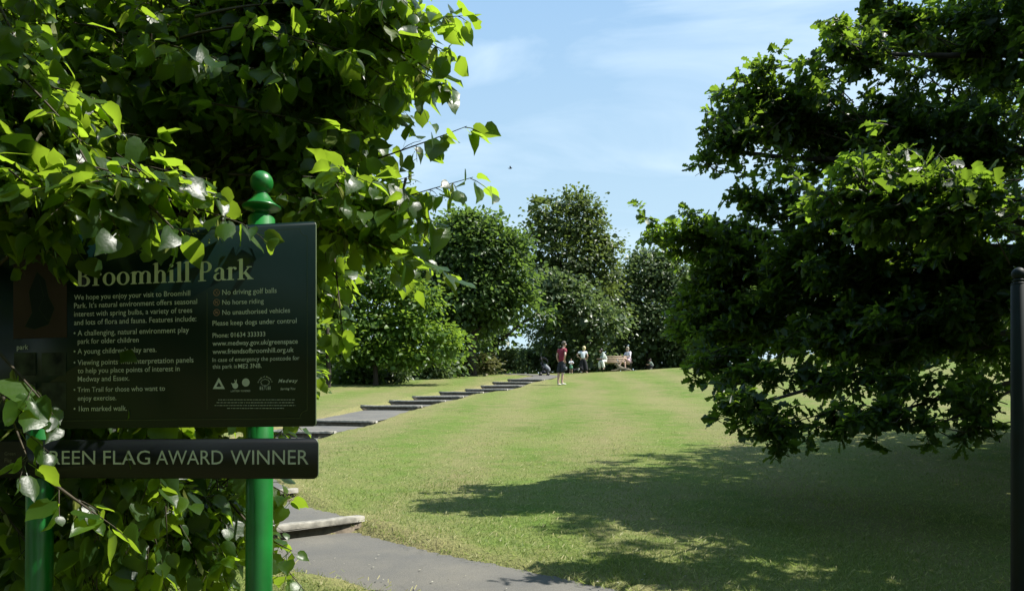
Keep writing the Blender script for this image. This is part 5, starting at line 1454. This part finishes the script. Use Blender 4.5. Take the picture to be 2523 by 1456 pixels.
# seated woman, right end, legs crossed
sq_ = on_ground(1548, 47.9); sq_.z = bc.z - .02
J = dict(pelvis=(.02, .02, .60), waist=(.02, .04, .78), chest=(.0, .04, .98), neck=(-.04, .02, 1.17), head=(-.07, -.01, 1.29), shR=(-.10, .16, 1.10), elR=(-.24, .10, .92), wrR=(-.36, .05, .88), hdR=(-.40, .04, .92), shL=(.10, -.12, 1.10), elL=(.06, -.22, .86), wrL=(-.14, -.26, .78), hdL=(-.22, -.26, .77),
         hpR=(-.02, .06, .56), knR=(-.26, -.28, .50), anR=(-.22, -.34, .10), toR=(-.32, -.44, .04), hpL=(.02, -.10, .58), knL=(-.32, -.36, .72), anL=(-.55, -.44, .33), toL=(-.66, -.5, .25))
T5 = tee(1.1, 1.2, slp=.075)
n = [('pelvis', .17, .15), ('hpL', .13, .13), (('hpL', 'knL', .55), .11, .11), ('hpR', .12, .12), (('hpR', 'knR', .6), .11, .11)]
L5 = (n, [(0, 1), (1, 2), (0, 3), (3, 4)])
person(sq_, J, 'woman in a loose pale shirt and pink skirt sitting cross-legged at the bench end', M, [('shirt', 'lilac_cloth', *T5), ('skirt', 'pink_cloth', *L5)], (-.8, -.6, 0), ('hair_ash', 'long'), shoes='shoe_tan')
# crouching figure at the right
qp = on_ground(1606, 48.5)
J = dict(pelvis=(.06, 0, .22), waist=(.02, 0, .36), chest=(-.04, 0, .52), neck=(-.12, 0, .64), head=(-.16, 0, .74), shR=(-.08, .12, .60), elR=(-.22, .14, .42), wrR=(-.34, .06, .40), hdR=(-.40, .04, .42), shL=(-.06, -.14, .60), elL=(-.20, -.18, .42), wrL=(-.34, -.08, .38), hdL=(-.40, -.06, .40),
         hpR=(.04, .09, .20), knR=(-.24, .12, .36), anR=(-.02, .10, .08), toR=(-.16, .12, .03), hpL=(.04, -.09, .20), knL=(-.24, -.12, .36), anL=(-.02, -.10, .08), toL=(-.16, -.12, .03))
T6 = tee(.9, 1.15, slp=.08); L6 = legs('an', .9, .12, .09, .07)
person(qp, J, 'small crouching figure in a sage green top low on the grass, right of the bench', M, [('top', 'sage_cloth', *T6), ('trousers', 'navy', *L6)], (-1, -.1, -.2), ('hair_dark', 'short'), scale=.72)

def dog(base, pts, edges, label, mat, extra=None):
    root = thing('dog', base, label, 'dog')
    B = Vector(base)
    skin('body', [(*(B + Vector(p[:3])), *p[3:]) for p in pts], edges, M[mat], root, 2)
    if extra:
        for nm, pp_, ee, mm in extra: skin(nm, [(*(B + Vector(p[:3])), *p[3:]) for p in pp_], ee, M[mm], root, 2)
    return root
db = on_ground(1528, 47.3)
dog(db, [(.10, 0, .16, .12, .11), (.32, .02, .15, .12), (.52, .04, .13, .12), (-.06, -.02, .20, .12), (-.16, -.03, .34, .075), (-.20, -.04, .43, .075, .08), (-.31, -.05, .40, .045), (-.36, -.05, .385, .03),
         (-.19, .02, .52, .02), (-.17, -.10, .52, .02), (-.16, -.10, .08, .045), (-.38, -.12, .05, .035), (-.56, -.12, .04, .03), (-.14, .08, .08, .045), (-.36, .10, .05, .035), (-.54, .10, .04, .03),
         (.50, -.10, .10, .08), (.34, -.16, .07, .04), (.24, -.16, .04, .03), (.66, .06, .07, .03), (.86, .02, .05, .02)],
    [(0, 1), (1, 2), (0, 3), (3, 4), (4, 5), (5, 6), (6, 7), (5, 8), (5, 9), (3, 10), (10, 11), (11, 12), (3, 13), (13, 14), (14, 15), (2, 16), (16, 17), (17, 18), (2, 19), (19, 20)],
    'tan dog lying under the bench with its head up', 'fur_tan')
dq_ = on_ground(1421, 46.2)
dog(dq_, [(0, 0, .22, .07, .075), (-.14, .02, .22, .072), (.10, -.02, .24, .065), (.17, -.03, .31, .042), (.21, -.03, .35, .045), (.28, -.04, .335, .026), (.31, -.04, .33, .018), (.20, .01, .40, .012), (.20, -.07, .40, .012),
          (.10, -.05, .13, .024), (.11, -.05, .02, .018), (.10, .03, .13, .024), (.11, .03, .02, .018), (-.16, -.03, .15, .035), (-.20, -.03, .09, .018), (-.17, -.03, .02, .018), (-.16, .06, .15, .035), (-.20, .06, .09, .018), (-.17, .06, .02, .018), (-.22, .02, .27, .018), (-.28, .02, .35, .012)],
    [(0, 1), (0, 2), (2, 3), (3, 4), (4, 5), (5, 6), (4, 7), (4, 8), (2, 9), (9, 10), (2, 11), (11, 12), (1, 13), (13, 14), (14, 15), (1, 16), (16, 17), (17, 18), (1, 19), (19, 20)],
    'small black and white dog at the feet of the blonde woman', 'fur_black', [('white_chest', [(.12, -.045, .22, .055), (.14, -.06, .30, .04), (.06, -.06, .17, .04)], [(0, 1), (0, 2)], 'fur_white')])

# pushchair
pb = on_ground(1340, 43.0)
pc = thing('pushchair', pb, 'navy and grey pushchair parked at the top of the path steps', 'pushchair')
def Q(x, y, z): return pb + Vector((x, y, z))
mb = MB()
for yy_ in (-.22, .22):
    mb.tube([Q(-.16, yy_, 1.0), Q(-.10, yy_, .80), Q(.20, yy_, .12)], .013, 8); mb.tube([Q(.02, yy_, .52), Q(-.18, yy_, .12)], .012, 8)
mb.tube([Q(-.16, -.22, 1.0), Q(-.17, 0, 1.02), Q(-.16, .22, 1.0)], .017, 8)
mb.tube([Q(-.18, -.22, .12), Q(-.18, .22, .12)], .011, 8); mb.tube([Q(.20, -.22, .12), Q(.20, .22, .12)], .011, 8)
mb.build('frame', M['black_metal'], pc, True)
mb = MB(); prof = []
for i in range(9):
    a = D2R(10 + 130 * i / 8); prof.append((-.04 + .27 * math.cos(a), .70 + .27 * math.sin(a)))
for i in range(8):
    a, b = prof[i], prof[i + 1]
    mb.prism([Q(a[0], -.21, a[1]), Q(b[0], -.21, b[1]), Q(b[0] * .9, -.21, b[1] - .03), Q(a[0] * .9, -.21, a[1] - .03)], (0, .42, 0))
mb.build('hood', M['pram_navy'], pc)
mb = MB(); mb.prism([Q(-.14, -.19, .74), Q(-.02, -.19, .42), Q(.24, -.19, .38), (Q(.26, -.19, .32)), Q(-.05, -.19, .35), Q(-.19, -.19, .72)], (0, .38, 0)); mb.build('seat', M['pram_navy'], pc)
nn = [(*Q(.0, -.02, .66), .10, .12), (*Q(.07, -.02, .50), .12, .14), (*Q(.22, -.02, .40), .10, .13), (*Q(.31, -.02, .22), .08, .11)]
skin('footmuff', nn, [(0, 1), (1, 2), (2, 3)], M['pram_grey'], pc)
mb = MB(); mb.box(Q(-.03, 0, .20), (.28, .34, .14)); mb.build('basket', M['pram_navy'], pc)
for x_, y_ in ((-.18, -.24), (-.18, .24), (.22, -.24), (.22, .24)):
    mb = MB(); c = Q(x_, y_, .085)
    mb.tube([c + Vector((0, -.018, 0)), c + Vector((0, .018, 0))], .085, 18)
    w = mb.build('wheel', M['rubber'], pc)
    mb = MB(); mb.tube([c + Vector((0, -.021, 0)), c + Vector((0, .021, 0))], .045, 12); mb.build('hub', M['black_metal'], pc).parent = w

# bird
bd = P(1258, 415, 62); bird = thing('bird', bd, 'tiny dark bird flying in the open sky', 'bird')
skin('body', [(*(bd + Vector(p)), r) for p, r in (((0, 0, 0), .05), ((.10, 0, .01), .035), ((.14, 0, .015), .015), ((-.12, 0, 0), .025), ((-.2, 0, -.01), .02))], [(0, 1), (1, 2), (0, 3), (3, 4)], M['bird'], bird)
for s_ in (-1, 1):
    mb = MB(); mb.prism([bd + Vector(p) for p in ((.06, s_ * .03, .02), (-.05, s_ * .03, .02), (-.09, s_ * .20, .07), (-.06, s_ * .34, .04), (.0, s_ * .2, .08))], (0, 0, .008)); mb.build('wing', M['bird'], bird)
